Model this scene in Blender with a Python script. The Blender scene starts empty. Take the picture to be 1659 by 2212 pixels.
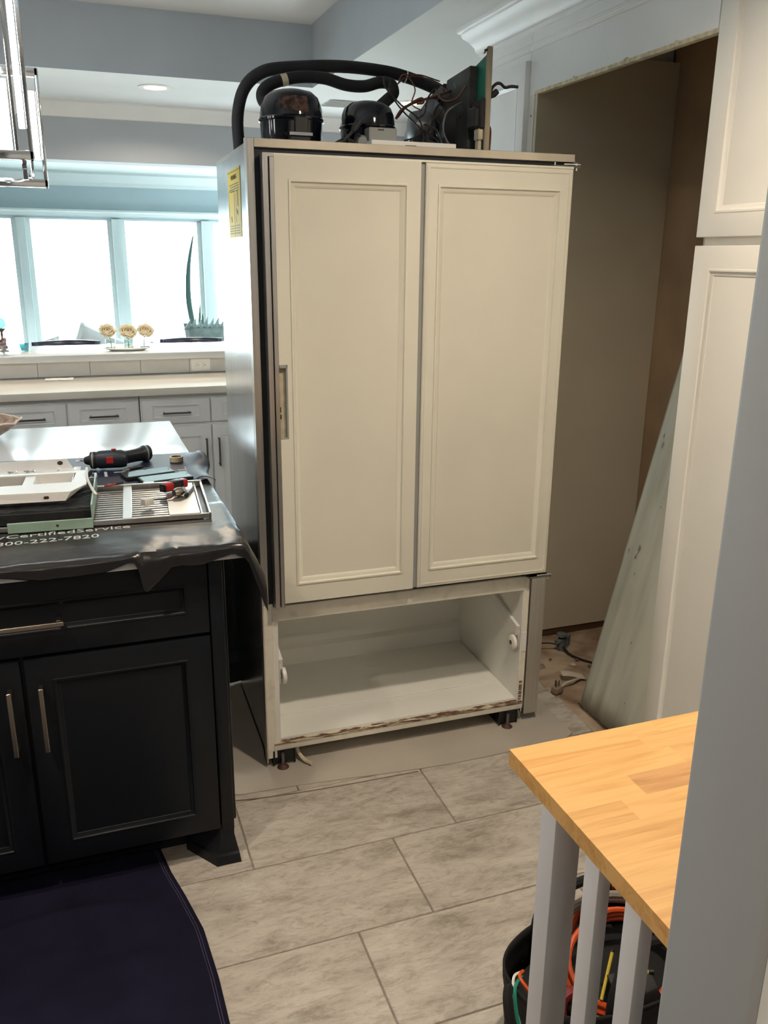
import bpy, bmesh, math, random
from mathutils import Vector, Matrix, noise

random.seed(7)
scene = bpy.context.scene
COL = scene.collection
PI = math.pi

# ------------------------------------------------------------------ camera
YAW, PITCH, ROLL, FPX = math.radians(19.865), math.radians(16.879), math.radians(0.5596), 1824.5
EYE = Vector((0, 0, 1.62))
cy_, sy_, cp_, sp_ = math.cos(YAW), math.sin(YAW), math.cos(PITCH), math.sin(PITCH)
fwd = Vector((sy_ * cp_, cy_ * cp_, -sp_)); rgt = Vector((cy_, -sy_, 0)); upv = rgt.cross(fwd)
cr_, sr_ = math.cos(ROLL), math.sin(ROLL)
rgt2 = cr_ * rgt + sr_ * upv; up2 = -sr_ * rgt + cr_ * upv
cam_d = bpy.data.cameras.new('camera'); cam = bpy.data.objects.new('camera', cam_d); COL.objects.link(cam)
cam_d.sensor_fit = 'VERTICAL'; cam_d.sensor_height = 36; cam_d.lens = FPX / 2212 * 36
cam_d.clip_start = 0.02; cam_d.clip_end = 200
mw = Matrix((rgt2, up2, -fwd)).transposed().to_4x4(); mw.translation = EYE
cam.matrix_world = mw
scene.camera = cam

# ------------------------------------------------------------------ sky, exposure
SKY = 8.0
CAN_W = 7.0
world = bpy.data.worlds.new('sky'); scene.world = world; world.use_nodes = True
bg = world.node_tree.nodes['Background']
bg.inputs[0].default_value = (0.84, 0.96, 1.0, 1); bg.inputs[1].default_value = SKY
vs = scene.view_settings
vs.view_transform = 'Standard'; vs.look = 'None'; vs.gamma = 1; vs.exposure = 0.85
try: vs.use_curve_mapping = False
except Exception: pass
scene.cycles.max_bounces = 10; scene.cycles.diffuse_bounces = 5; scene.cycles.glossy_bounces = 4
scene.cycles.transmission_bounces = 8; scene.cycles.transparent_max_bounces = 12
scene.cycles.caustics_reflective = False; scene.cycles.caustics_refractive = False
scene.cycles.sample_clamp_indirect = 6
scene.cycles.use_denoising = True

def portal(name, loc, rot, sx, sy):
    d = bpy.data.lights.new(name, 'AREA'); d.shape = 'RECTANGLE'; d.size = sx; d.size_y = sy
    d.cycles.is_portal = True
    o = bpy.data.objects.new(name, d); COL.objects.link(o); o.location = loc; o.rotation_euler = rot
portal('window_portal', (0.6, 8.62, 1.35), (-PI / 2, 0, 0), 6.6, 1.3)

# ------------------------------------------------------------------ materials
MATS = {}
def mat(name, col, rough=0.5, metal=0.0, var=0.0, vscale=8.0, stretch=(1, 1, 1), bump=0.0, bscale=None,
        coat=0.0, spec=0.5, trans=0.0, emit=None, estr=0.0, col2=None, ramp=(0.35, 0.65), rnd=0.0, ior=1.45, sheen=0.0, detail=4.0, dist=0.0):
    if name in MATS: return MATS[name]
    m = bpy.data.materials.new(name); m.use_nodes = True
    nt = m.node_tree; b = nt.nodes['Principled BSDF']
    b.inputs['Base Color'].default_value = (*col, 1); b.inputs['Roughness'].default_value = rough
    b.inputs['Metallic'].default_value = metal; b.inputs['Specular IOR Level'].default_value = spec
    b.inputs['Coat Weight'].default_value = coat; b.inputs['Transmission Weight'].default_value = trans
    b.inputs['IOR'].default_value = ior; b.inputs['Sheen Weight'].default_value = sheen
    if emit: b.inputs['Emission Color'].default_value = (*emit, 1); b.inputs['Emission Strength'].default_value = estr
    if var or bump or col2 or rnd:
        tc = nt.nodes.new('ShaderNodeTexCoord'); mp = nt.nodes.new('ShaderNodeMapping')
        mp.inputs['Scale'].default_value = stretch; nt.links.new(tc.outputs['Object'], mp.inputs['Vector'])
        if rnd:
            oi = nt.nodes.new('ShaderNodeObjectInfo'); mu = nt.nodes.new('ShaderNodeMath'); mu.operation = 'MULTIPLY'
            mu.inputs[1].default_value = 37.0; nt.links.new(oi.outputs['Random'], mu.inputs[0])
            cx = nt.nodes.new('ShaderNodeCombineXYZ')
            for k in range(3): nt.links.new(mu.outputs[0], cx.inputs[k])
            nt.links.new(cx.outputs[0], mp.inputs['Location'])
        nz = nt.nodes.new('ShaderNodeTexNoise'); nz.inputs['Scale'].default_value = vscale; nz.inputs['Detail'].default_value = detail
        nz.inputs['Distortion'].default_value = dist
        nt.links.new(mp.outputs[0], nz.inputs['Vector'])
        c2 = col2 or tuple(min(1, c * (1 - var)) for c in col)
        c1 = col if col2 else tuple(min(1, c * (1 + var * 0.5)) for c in col)
        rp = nt.nodes.new('ShaderNodeValToRGB')
        rp.color_ramp.elements[0].position = ramp[0]; rp.color_ramp.elements[1].position = ramp[1]
        rp.color_ramp.elements[0].color = (*c2, 1); rp.color_ramp.elements[1].color = (*c1, 1)
        nt.links.new(nz.outputs['Fac'], rp.inputs[0])
        out = rp.outputs[0]
        if rnd:
            hs = nt.nodes.new('ShaderNodeHueSaturation')
            mr = nt.nodes.new('ShaderNodeMapRange'); mr.inputs['To Min'].default_value = 1 - rnd; mr.inputs['To Max'].default_value = 1 + rnd
            nt.links.new(oi.outputs['Random'], mr.inputs['Value']); nt.links.new(mr.outputs[0], hs.inputs['Value'])
            nt.links.new(out, hs.inputs['Color']); out = hs.outputs[0]
        nt.links.new(out, b.inputs['Base Color'])
        if bump:
            n2 = nt.nodes.new('ShaderNodeTexNoise'); n2.inputs['Scale'].default_value = bscale or vscale * 6; n2.inputs['Detail'].default_value = 3
            nt.links.new(mp.outputs[0], n2.inputs['Vector'])
            bp = nt.nodes.new('ShaderNodeBump'); bp.inputs['Strength'].default_value = bump; bp.inputs['Distance'].default_value = 0.002
            nt.links.new(n2.outputs['Fac'], bp.inputs['Height']); nt.links.new(bp.outputs[0], b.inputs['Normal'])
    MATS[name] = m
    return m

def glass_mat(name, tint=(1, 1, 1), refl=0.08):
    m = bpy.data.materials.new(name); m.use_nodes = True; nt = m.node_tree
    for n in list(nt.nodes): nt.nodes.remove(n)
    o = nt.nodes.new('ShaderNodeOutputMaterial'); mx = nt.nodes.new('ShaderNodeMixShader')
    t = nt.nodes.new('ShaderNodeBsdfTransparent'); g = nt.nodes.new('ShaderNodeBsdfGlossy')
    t.inputs[0].default_value = (*tint, 1); g.inputs['Roughness'].default_value = 0.02
    lw = nt.nodes.new('ShaderNodeLayerWeight'); lw.inputs['Blend'].default_value = 0.15
    mr = nt.nodes.new('ShaderNodeMapRange'); mr.inputs['To Min'].default_value = refl; mr.inputs['To Max'].default_value = 0.7
    nt.links.new(lw.outputs['Facing'], mr.inputs['Value']); nt.links.new(mr.outputs[0], mx.inputs[0])
    nt.links.new(t.outputs[0], mx.inputs[1]); nt.links.new(g.outputs[0], mx.inputs[2]); nt.links.new(mx.outputs[0], o.inputs[0])
    MATS[name] = m; return m

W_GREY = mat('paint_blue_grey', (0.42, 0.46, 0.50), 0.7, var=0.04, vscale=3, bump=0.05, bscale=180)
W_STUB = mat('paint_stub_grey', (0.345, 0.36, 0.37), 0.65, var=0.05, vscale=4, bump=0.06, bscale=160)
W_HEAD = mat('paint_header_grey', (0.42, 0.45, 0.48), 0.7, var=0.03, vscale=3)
TRIMDIM = mat('trim_white_dimmed', (0.58, 0.63, 0.62), 0.45, var=0.02, vscale=5)  # white trim and ceiling, with backlit dimness of the sun room put into the colour
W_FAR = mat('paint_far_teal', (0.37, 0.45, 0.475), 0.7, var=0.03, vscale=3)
CEILW = mat('ceiling_white', (0.72, 0.74, 0.74), 0.8, var=0.03, vscale=2)
TRIMW = mat('trim_white', (0.80, 0.80, 0.78), 0.4, var=0.02, vscale=5)
CABW = mat('cabinet_white', (0.82, 0.83, 0.83), 0.35, var=0.03, vscale=4)
CABR = mat('cabinet_cream_white', (0.78, 0.76, 0.70), 0.5, var=0.03, vscale=4)
PANELC = mat('door_cream', (0.70, 0.68, 0.585), 0.5, var=0.04, vscale=3, spec=0.3)
PANELC2 = mat('door_cream_field', (0.68, 0.655, 0.56), 0.55, var=0.04, vscale=3, bump=0.03, bscale=300, spec=0.25)
ALU = mat('brushed_aluminium', (0.62, 0.60, 0.57), 0.32, 1.0, var=0.08, vscale=6, stretch=(30, 30, 0.4))
STEEL = mat('brushed_steel', (0.74, 0.77, 0.80), 0.21, 1.0, var=0.10, vscale=5, stretch=(14, 14, 0.35), bump=0.05, bscale=14)
FRAME = mat('frame_champagne', (0.60, 0.54, 0.44), 0.35, 0.6, var=0.08, vscale=10, stretch=(1, 1, 0.3))
GASKET = mat('gasket_dark', (0.015, 0.018, 0.025), 0.45)
LINER = mat('liner_white', (0.82, 0.82, 0.78), 0.33, var=0.04, vscale=4)
JAMB = mat('jamb_cream', (0.74, 0.71, 0.62), 0.45, var=0.15, vscale=25, ramp=(0.2, 0.5))
RUST = mat('rusty_lip', (0.66, 0.60, 0.46), 0.7, col2=(0.12, 0.055, 0.028), vscale=30, stretch=(0.7, 2, 9), ramp=(0.46, 0.60), bump=0.4, detail=8)
BLACKP = mat('black_plastic', (0.012, 0.012, 0.013), 0.42)
BLACKG = mat('compressor_black', (0.004, 0.0055, 0.010), 0.10, spec=0.6)
FOAM = mat('foam_black', (0.013, 0.014, 0.016), 0.75, var=0.3, vscale=40, bump=0.4, bscale=160)
FOAMPL = mat('foam_shroud', (0.05, 0.052, 0.05), 0.8, var=0.5, vscale=14, bump=0.4, bscale=120)
MINT = mat('mint_metal', (0.36, 0.52, 0.42), 0.4, 0.2, var=0.15, vscale=15)
GREENP = mat('green_sheet', (0.02, 0.19, 0.13), 0.45, var=0.15, vscale=12)
WIREBK = mat('wire_black', (0.015, 0.014, 0.015), 0.5)
WIREBR = mat('wire_copper', (0.13, 0.05, 0.028), 0.4, 0.3)
CARDB = mat('cardboard_brown', (0.33, 0.19, 0.10), 0.85, var=0.3, vscale=30)
LABELB = mat('torn_label_brown', (0.085, 0.048, 0.040), 0.9, var=0.7, vscale=60, ramp=(0.4, 0.6))
GREYP = mat('grey_plastic', (0.30, 0.31, 0.30), 0.4)
GREYFAN = mat('fan_grey', (0.14, 0.15, 0.16), 0.35, 0.3)
WHITEP = mat('white_plastic', (0.82, 0.81, 0.76), 0.35)
WHITEM = mat('white_metal', (0.78, 0.78, 0.76), 0.35, 0.1)
CREAMP = mat('aged_cream_plastic', (0.62, 0.55, 0.40), 0.5, var=0.2, vscale=30)
YELLOW = mat('sticker_yellow', (0.72, 0.54, 0.035), 0.5, spec=0.2)
INK = mat('ink_dark', (0.05, 0.04, 0.02), 0.6)
CHROME = mat('chrome', (0.78, 0.78, 0.78), 0.07, 1.0)
NICKEL = mat('nickel_bronze', (0.30, 0.27, 0.23), 0.3, 1.0)
DNICK = mat('dark_nickel', (0.19, 0.19, 0.19), 0.3, 0.9)
NAVYCAB = mat('island_black_navy', (0.008, 0.010, 0.014), 0.36, var=0.1, vscale=5, spec=0.3)
QUARTZ = mat('quartz_white', (0.62, 0.64, 0.65), 0.17, var=0.05, vscale=2.5)
QUARTZB = mat('quartz_cream', (0.76, 0.72, 0.64), 0.10, var=0.04, vscale=3)
MATBLK = mat('vinyl_black', (0.012, 0.012, 0.014), 0.26, spec=0.6, bump=0.25, bscale=70, var=0.1, vscale=20)
MATNAVY = mat('vinyl_navy', (0.008, 0.014, 0.036), 0.45, bump=0.15, bscale=90, var=0.1, vscale=20)
PRINT = mat('print_grey', (0.55, 0.56, 0.58), 0.5)
DROP = mat('drop_cloth_navy', (0.0095, 0.0088, 0.026), 0.92, var=0.3, vscale=6, bump=0.5, bscale=420, spec=0.2)
THREAD = mat('thread_lilac', (0.10, 0.09, 0.16), 0.8)
BLANKET = mat('blanket_black', (0.012, 0.014, 0.018), 0.9, bump=0.8, bscale=70, var=0.2, vscale=40)
HARDB = mat('hardboard_beige', (0.48, 0.44, 0.38), 0.28, var=0.12, vscale=3)
HARDE = mat('hardboard_edge', (0.25, 0.20, 0.15), 0.8)
GROUT = mat('grout', (0.27, 0.235, 0.20), 0.9, var=0.2, vscale=40)
RED = mat('red_plastic', (0.42, 0.02, 0.02), 0.35)
ORANGE = mat('cord_orange', (0.62, 0.09, 0.02), 0.4)
TEAL = mat('wire_teal', (0.02, 0.25, 0.18), 0.4)
YELP = mat('yellow_plastic', (0.60, 0.47, 0.06), 0.4)
GREYC = mat('cable_grey', (0.28, 0.26, 0.23), 0.5)
BAGF = mat('bag_fabric', (0.008, 0.008, 0.009), 0.85, bump=0.3, bscale=150, var=0.2, vscale=20)
SCREEN = mat('phone_screen', (0.03, 0.04, 0.04), 0.04, spec=0.9, coat=1.0)
def petal_material():
    m = bpy.data.materials.new('rose_cream'); m.use_nodes = True; nt = m.node_tree; b = nt.nodes['Principled BSDF']
    b.inputs['Base Color'].default_value = (0.90, 0.85, 0.73, 1); b.inputs['Roughness'].default_value = 0.6
    t = nt.nodes.new('ShaderNodeBsdfTranslucent'); t.inputs[0].default_value = (0.92, 0.87, 0.74, 1)
    mx = nt.nodes.new('ShaderNodeMixShader'); mx.inputs[0].default_value = 0.5
    nt.links.new(b.outputs[0], mx.inputs[1]); nt.links.new(t.outputs[0], mx.inputs[2]); nt.links.new(mx.outputs[0], nt.nodes['Material Output'].inputs[0])
    return m
PETAL = petal_material()
STEMG = mat('stem_green', (0.10, 0.15, 0.06), 0.6)
LEAFD = mat('leaf_dark', (0.05, 0.10, 0.09), 0.5)
WICKER = mat('shell_brown', (0.36, 0.26, 0.20), 0.5, var=0.5, vscale=30)
CUSHG = mat('cushion_grey', (0.22, 0.27, 0.26), 0.9, var=0.2, vscale=15)
CUSHW = mat('cushion_white', (0.62, 0.64, 0.64), 0.9, var=0.06, vscale=8)
SOFAW = mat('sofa_white', (0.75, 0.76, 0.76), 0.9)
STOOLB = mat('stool_navy_leather', (0.010, 0.014, 0.035), 0.35)
WOODD = mat('wood_dark', (0.10, 0.055, 0.03), 0.5, var=0.3, vscale=8, stretch=(1, 1, 10))
ALCP = mat('alcove_panel_beige', (0.60, 0.545, 0.43), 0.55, var=0.10, vscale=1.5)
ALCB = mat('alcove_back_brown', (0.50, 0.36, 0.23), 0.7, var=0.25, vscale=2.0)
SUBF = mat('subfloor_dirty', (0.46, 0.36, 0.26), 0.85, col2=(0.17, 0.10, 0.06), vscale=6, ramp=(0.32, 0.62), bump=0.4, detail=8, dist=0.6)
RAWED = mat('raw_edge', (0.66, 0.58, 0.40), 0.8, var=0.3, vscale=40)
SHEETM = mat('galvanised_sheet', (0.50, 0.51, 0.43), 0.5, 0.1, var=0.22, vscale=4, stretch=(1, 3, 0.4))
DIRT = mat('dirt_dark', (0.06, 0.04, 0.025), 0.95)
GLASSP = glass_mat('pane_glass', (0.97, 1.0, 1.0), 0.05)
GLASSV = glass_mat('vase_glass', (0.93, 0.97, 0.96), 0.12)
GLASST = glass_mat('teal_glass', (0.25, 0.62, 0.66), 0.15)
PATIO = mat('patio_concrete', (0.75, 0.74, 0.72), 0.8, var=0.1, vscale=2)
LED = mat('led_white', (1, 1, 1), 0.4, emit=(1.0, 0.98, 0.95), estr=24.0)
CANLENS = mat('can_lens', (1, 1, 1), 0.4, emit=(1.0, 0.80, 0.55), estr=9.0)

def tile_material():
    m = bpy.data.materials.new('stone_tile'); m.use_nodes = True; nt = m.node_tree; b = nt.nodes['Principled BSDF']
    tc = nt.nodes.new('ShaderNodeTexCoord'); oi = nt.nodes.new('ShaderNodeObjectInfo')
    mu = nt.nodes.new('ShaderNodeMath'); mu.operation = 'MULTIPLY'; mu.inputs[1].default_value = 53
    nt.links.new(oi.outputs['Random'], mu.inputs[0])
    cx = nt.nodes.new('ShaderNodeCombineXYZ')
    for k in range(3): nt.links.new(mu.outputs[0], cx.inputs[k])
    mp = nt.nodes.new('ShaderNodeMapping'); mp.inputs['Scale'].default_value = (1.0, 2.9, 1)
    rz = nt.nodes.new('ShaderNodeCombineXYZ'); ra = nt.nodes.new('ShaderNodeMapRange'); ra.inputs['To Min'].default_value = -0.15; ra.inputs['To Max'].default_value = 0.75
    nt.links.new(oi.outputs['Random'], ra.inputs['Value']); nt.links.new(ra.outputs[0], rz.inputs[2]); nt.links.new(rz.outputs[0], mp.inputs['Rotation'])
    nt.links.new(tc.outputs['Object'], mp.inputs['Vector']); nt.links.new(cx.outputs[0], mp.inputs['Location'])
    n1 = nt.nodes.new('ShaderNodeTexNoise'); n1.inputs['Scale'].default_value = 4.6; n1.inputs['Detail'].default_value = 12; n1.inputs['Roughness'].default_value = 0.78; n1.inputs['Distortion'].default_value = 0.35
    n2 = nt.nodes.new('ShaderNodeTexNoise'); n2.inputs['Scale'].default_value = 11; n2.inputs['Detail'].default_value = 12; n2.inputs['Roughness'].default_value = 0.7; n2.inputs['Distortion'].default_value = 2.2
    nt.links.new(mp.outputs[0], n1.inputs['Vector']); nt.links.new(mp.outputs[0], n2.inputs['Vector'])
    r1 = nt.nodes.new('ShaderNodeValToRGB'); e = r1.color_ramp.elements
    e[0].position = 0.34; e[0].color = (0.27, 0.235, 0.19, 1); e[1].position = 0.66; e[1].color = (0.58, 0.545, 0.485, 1)
    x = e.new(0.46); x.color = (0.425, 0.385, 0.335, 1); x = e.new(0.54); x.color = (0.505, 0.465, 0.41, 1)
    nt.links.new(n1.outputs['Fac'], r1.inputs[0])
    r2 = nt.nodes.new('ShaderNodeValToRGB'); e = r2.color_ramp.elements
    e[0].position = 0.40; e[0].color = (0.76, 0.735, 0.70, 1); e[1].position = 0.5; e[1].color = (1, 1, 1, 1)
    nt.links.new(n2.outputs['Fac'], r2.inputs[0])
    mx = nt.nodes.new('ShaderNodeMix'); mx.data_type = 'RGBA'; mx.blend_type = 'MULTIPLY'; mx.inputs[0].default_value = 0.8
    nt.links.new(r1.outputs[0], mx.inputs[6]); nt.links.new(r2.outputs[0], mx.inputs[7])
    nt.links.new(mx.outputs[2], b.inputs['Base Color']); b.inputs['Roughness'].default_value = 0.5
    bp = nt.nodes.new('ShaderNodeBump'); bp.inputs['Strength'].default_value = 0.25; bp.inputs['Distance'].default_value = 0.003
    nt.links.new(n2.outputs['Fac'], bp.inputs['Height']); nt.links.new(bp.outputs[0], b.inputs['Normal'])
    return m
TILE = tile_material()

def wood_material(name, c1, c2, rnd):
    m = bpy.data.materials.new(name); m.use_nodes = True; nt = m.node_tree; b = nt.nodes['Principled BSDF']
    tc = nt.nodes.new('ShaderNodeTexCoord'); oi = nt.nodes.new('ShaderNodeObjectInfo')
    mu = nt.nodes.new('ShaderNodeMath'); mu.operation = 'MULTIPLY'; mu.inputs[1].default_value = 41
    nt.links.new(oi.outputs['Random'], mu.inputs[0]); cx = nt.nodes.new('ShaderNodeCombineXYZ')
    for k in range(3): nt.links.new(mu.outputs[0], cx.inputs[k])
    mp = nt.nodes.new('ShaderNodeMapping'); mp.inputs['Scale'].default_value = (3.0, 38, 38)
    nt.links.new(tc.outputs['Object'], mp.inputs['Vector']); nt.links.new(cx.outputs[0], mp.inputs['Location'])
    n1 = nt.nodes.new('ShaderNodeTexNoise'); n1.inputs['Scale'].default_value = 1.6; n1.inputs['Detail'].default_value = 6; n1.inputs['Distortion'].default_value = 0.9
    nt.links.new(mp.outputs[0], n1.inputs['Vector'])
    r = nt.nodes.new('ShaderNodeValToRGB'); e = r.color_ramp.elements
    e[0].position = 0.32; e[0].color = (*c2, 1); e[1].position = 0.56; e[1].color = (*c1, 1)
    nt.links.new(n1.outputs['Fac'], r.inputs[0])
    hs = nt.nodes.new('ShaderNodeHueSaturation'); mr = nt.nodes.new('ShaderNodeMapRange'); mr.inputs['To Min'].default_value = 1 - rnd; mr.inputs['To Max'].default_value = 1 + rnd
    nt.links.new(oi.outputs['Random'], mr.inputs['Value']); nt.links.new(mr.outputs[0], hs.inputs['Value']); nt.links.new(r.outputs[0], hs.inputs['Color'])
    nt.links.new(hs.outputs[0], b.inputs['Base Color']); b.inputs['Roughness'].default_value = 0.42
    return m
BUTCH = wood_material('butcher_block', (0.74, 0.43, 0.155), (0.60, 0.31, 0.095), 0.05)
BUTCHD = wood_material('butcher_block_dark', (0.60, 0.32, 0.12), (0.42, 0.20, 0.07), 0.02)

# ------------------------------------------------------------------ mesh helpers
def crom(pts, sub=6, closed=False):
    P = [Vector(p) for p in pts]; n = len(P); out = []
    rng = n if closed else n - 1
    for i in range(rng):
        if closed: p0, p1, p2, p3 = P[(i - 1) % n], P[i], P[(i + 1) % n], P[(i + 2) % n]
        else: p0, p1, p2, p3 = P[max(i - 1, 0)], P[i], P[i + 1], P[min(i + 2, n - 1)]
        for s in range(sub):
            t = s / sub
            out.append(0.5 * ((2 * p1) + (-p0 + p2) * t + (2 * p0 - 5 * p1 + 4 * p2 - p3) * t * t + (-p0 + 3 * p1 - 3 * p2 + p3) * t ** 3))
    if not closed: out.append(P[-1].copy())
    return out

class MB:
    def __init__(s): s.v = []; s.f = []
    def add(s, vs, fs):
        o = len(s.v); s.v += [tuple(v) for v in vs]; s.f += [tuple(i + o for i in f) for f in fs]; return s
    def box(s, x0, x1, y0, y1, z0, z1):
        return s.add([(x0, y0, z0), (x1, y0, z0), (x1, y1, z0), (x0, y1, z0), (x0, y0, z1), (x1, y0, z1), (x1, y1, z1), (x0, y1, z1)],
                     [(0, 3, 2, 1), (4, 5, 6, 7), (0, 1, 5, 4), (1, 2, 6, 5), (2, 3, 7, 6), (3, 0, 4, 7)])
    def obox(s, c, u, v, w):
        c, u, v, w = Vector(c), Vector(u), Vector(v), Vector(w)
        p = [c + a * u + b * v + d * w for d in (-1, 1) for (a, b) in ((-1, -1), (1, -1), (1, 1), (-1, 1))]
        return s.add(p, [(0, 3, 2, 1), (4, 5, 6, 7), (0, 1, 5, 4), (1, 2, 6, 5), (2, 3, 7, 6), (3, 0, 4, 7)])
    def cyl(s, p0, p1, r0, r1=None, n=16, caps=True):
        r1 = r0 if r1 is None else r1
        return s.rev([p0, p1], [r0, r1], n, caps)
    def rev(s, pts, rads, n=16, caps=True, sx=1.0, up=None):
        pts = [Vector(p) for p in pts]; rings = []; vs = []; fs = []
        prev = None
        for i, p in enumerate(pts):
            t = (pts[min(i + 1, len(pts) - 1)] - pts[max(i - 1, 0)])
            if t.length < 1e-9: t = Vector((0, 0, 1))
            t.normalize()
            if prev is None:
                a = Vector(up) if up else (Vector((0, 0, 1)) if abs(t.z) < 0.9 else Vector((1, 0, 0)))
            else: a = prev
            u = (a - t * a.dot(t)).normalized(); w = t.cross(u); prev = u
            r = rads[i] if isinstance(rads, (list, tuple)) else rads
            for k in range(n):
                q = 2 * PI * k / n; vs.append(p + u * (r * math.cos(q)) + w * (r * sx * math.sin(q)))
        for i in range(len(pts) - 1):
            for k in range(n):
                a = i * n + k; b = i * n + (k + 1) % n; fs.append((a, b, b + n, a + n))
        if caps:
            fs.append(tuple(range(n - 1, -1, -1))); m = (len(pts) - 1) * n; fs.append(tuple(m + k for k in range(n)))
        return s.add(vs, fs)
    def tube(s, pts, r, n=8, sub=5, closed=False):
        p = crom(pts, sub, closed)
        if closed: p = p + [p[0], ]
        return s.rev(p, r, n, not closed)
    def lathe(s, prof, c=(0, 0, 0), n=24, sx=1, sy=1, caps=True):
        vs = []; fs = []
        for r, z in prof:
            for k in range(n):
                q = 2 * PI * k / n; vs.append((c[0] + r * sx * math.cos(q), c[1] + r * sy * math.sin(q), c[2] + z))
        for i in range(len(prof) - 1):
            for k in range(n):
                a = i * n + k; b = i * n + (k + 1) % n; fs.append((a, b, b + n, a + n))
        if caps:
            fs.append(tuple(range(n - 1, -1, -1))); m = (len(prof) - 1) * n; fs.append(tuple(m + k for k in range(n)))
        return s.add(vs, fs)
    def prism(s, poly, axis, a, b):
        n = len(poly)
        def P(p, t):
            if axis == 'y': return (p[0], t, p[1])
            if axis == 'x': return (t, p[0], p[1])
            return (p[0], p[1], t)
        vs = [P(p, a) for p in poly] + [P(p, b) for p in poly]
        fs = [tuple(range(n)), tuple(range(2 * n - 1, n - 1, -1))] + [(i, i + n, (i + 1) % n + n, (i + 1) % n) for i in range(n)]
        return s.add(vs, fs)
    def rings(s, x0, x1, z0, z1, rs, cap=True, back=None):
        """nested rectangles in the xz plane facing -y: rs = [(inset_x, inset_z, y), ...]"""
        vs = []; fs = []
        for ix, iz, y in rs:
            vs += [(x0 + ix, y, z0 + iz), (x1 - ix, y, z0 + iz), (x1 - ix, y, z1 - iz), (x0 + ix, y, z1 - iz)]
        for i in range(len(rs) - 1):
            for k in range(4):
                a = i * 4 + k; b = i * 4 + (k + 1) % 4; fs.append((a, b, b + 4, a + 4))
        if cap:
            m = (len(rs) - 1) * 4; fs.append((m, m + 1, m + 2, m + 3))
        if back is not None: fs.append((3, 2, 1, 0))
        return s.add(vs, fs)
    def grid(s, nx, ny, fn, thick=0.0):
        vs = [fn(i / nx, j / ny) for j in range(ny + 1) for i in range(nx + 1)]
        fs = [(j * (nx + 1) + i, j * (nx + 1) + i + 1, (j + 1) * (nx + 1) + i + 1, (j + 1) * (nx + 1) + i) for j in range(ny) for i in range(nx)]
        return s.add(vs, fs)

def obj(name, mb, m, parent=None, loc=(0, 0, 0), rot=(0, 0, 0), smooth=True, bevel=0.0, seg=2, solid=0.0, subsurf=0, fixn=True, kind=None, label=None):
    me = bpy.data.meshes.new(name)
    bm = bmesh.new()
    vv = [bm.verts.new(v) for v in mb.v]
    for f in mb.f:
        try: bm.faces.new([vv[i] for i in f])
        except ValueError: pass
    if fixn: bmesh.ops.recalc_face_normals(bm, faces=bm.faces)
    if bevel:
        es = [e for e in bm.edges if len(e.link_faces) == 2 and e.calc_face_angle(0) > 0.6]
        bmesh.ops.bevel(bm, geom=es, offset=bevel, segments=seg, profile=0.5, affect='EDGES', clamp_overlap=True)
    bm.to_mesh(me); bm.free()
    if smooth:
        for p in me.polygons: p.use_smooth = True
        me.set_sharp_from_angle(angle=math.radians(35))
    me.materials.append(m)
    o = bpy.data.objects.new(name, me); COL.objects.link(o)
    o.location = loc; o.rotation_euler = rot
    if parent: o.parent = parent
    if solid:
        md = o.modifiers.new('thickness', 'SOLIDIFY'); md.thickness = solid; md.offset = 0
    if subsurf:
        md = o.modifiers.new('smooth', 'SUBSURF'); md.levels = subsurf; md.render_levels = subsurf
    if kind: o['kind'] = kind
    if label: o['label'] = label
    return o

def tag(o, label, cat, group=None, kind=None):
    o['label'] = label; o['category'] = cat
    if group: o['group'] = group
    if kind: o['kind'] = kind
    return o
def thing(name, label, cat, loc=(0, 0, 0), rotz=0, group=None):
    o = bpy.data.objects.new(name, None); COL.objects.link(o); o.empty_display_size = 0.05
    o.location = loc; o.rotation_euler = (0, 0, rotz)
    return tag(o, label, cat, group)
def struct(name, label, cat, mb, m, loc=(0, 0, 0), **k):
    return tag(obj(name, mb, m, None, loc, **k), label, cat, None, 'structure')
def copy_tree(o, parent=None):
    c = o.copy(); COL.objects.link(c); c.parent = parent
    for ch in list(o.children): copy_tree(ch, c)
    return c
def text_mesh(name, body, size, m, parent, loc, rot=(0, 0, 0), align='CENTER', ext=0.0004, sx=1.0, spacing=1.0):
    cu = bpy.data.curves.new(name, 'FONT'); cu.body = body; cu.size = size; cu.align_x = align; cu.align_y = 'CENTER'; cu.extrude = ext
    cu.resolution_u = 2; cu.space_character = spacing
    tmp = bpy.data.objects.new(name + '_tmp', cu); COL.objects.link(tmp)
    me = bpy.data.meshes.new_from_object(tmp)
    bpy.data.objects.remove(tmp)
    me.materials.clear(); me.materials.append(m)
    o = bpy.data.objects.new(name, me); COL.objects.link(o); o.location = loc; o.rotation_euler = rot; o.scale = (sx, 1, 1); o.parent = parent
    return o

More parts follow.
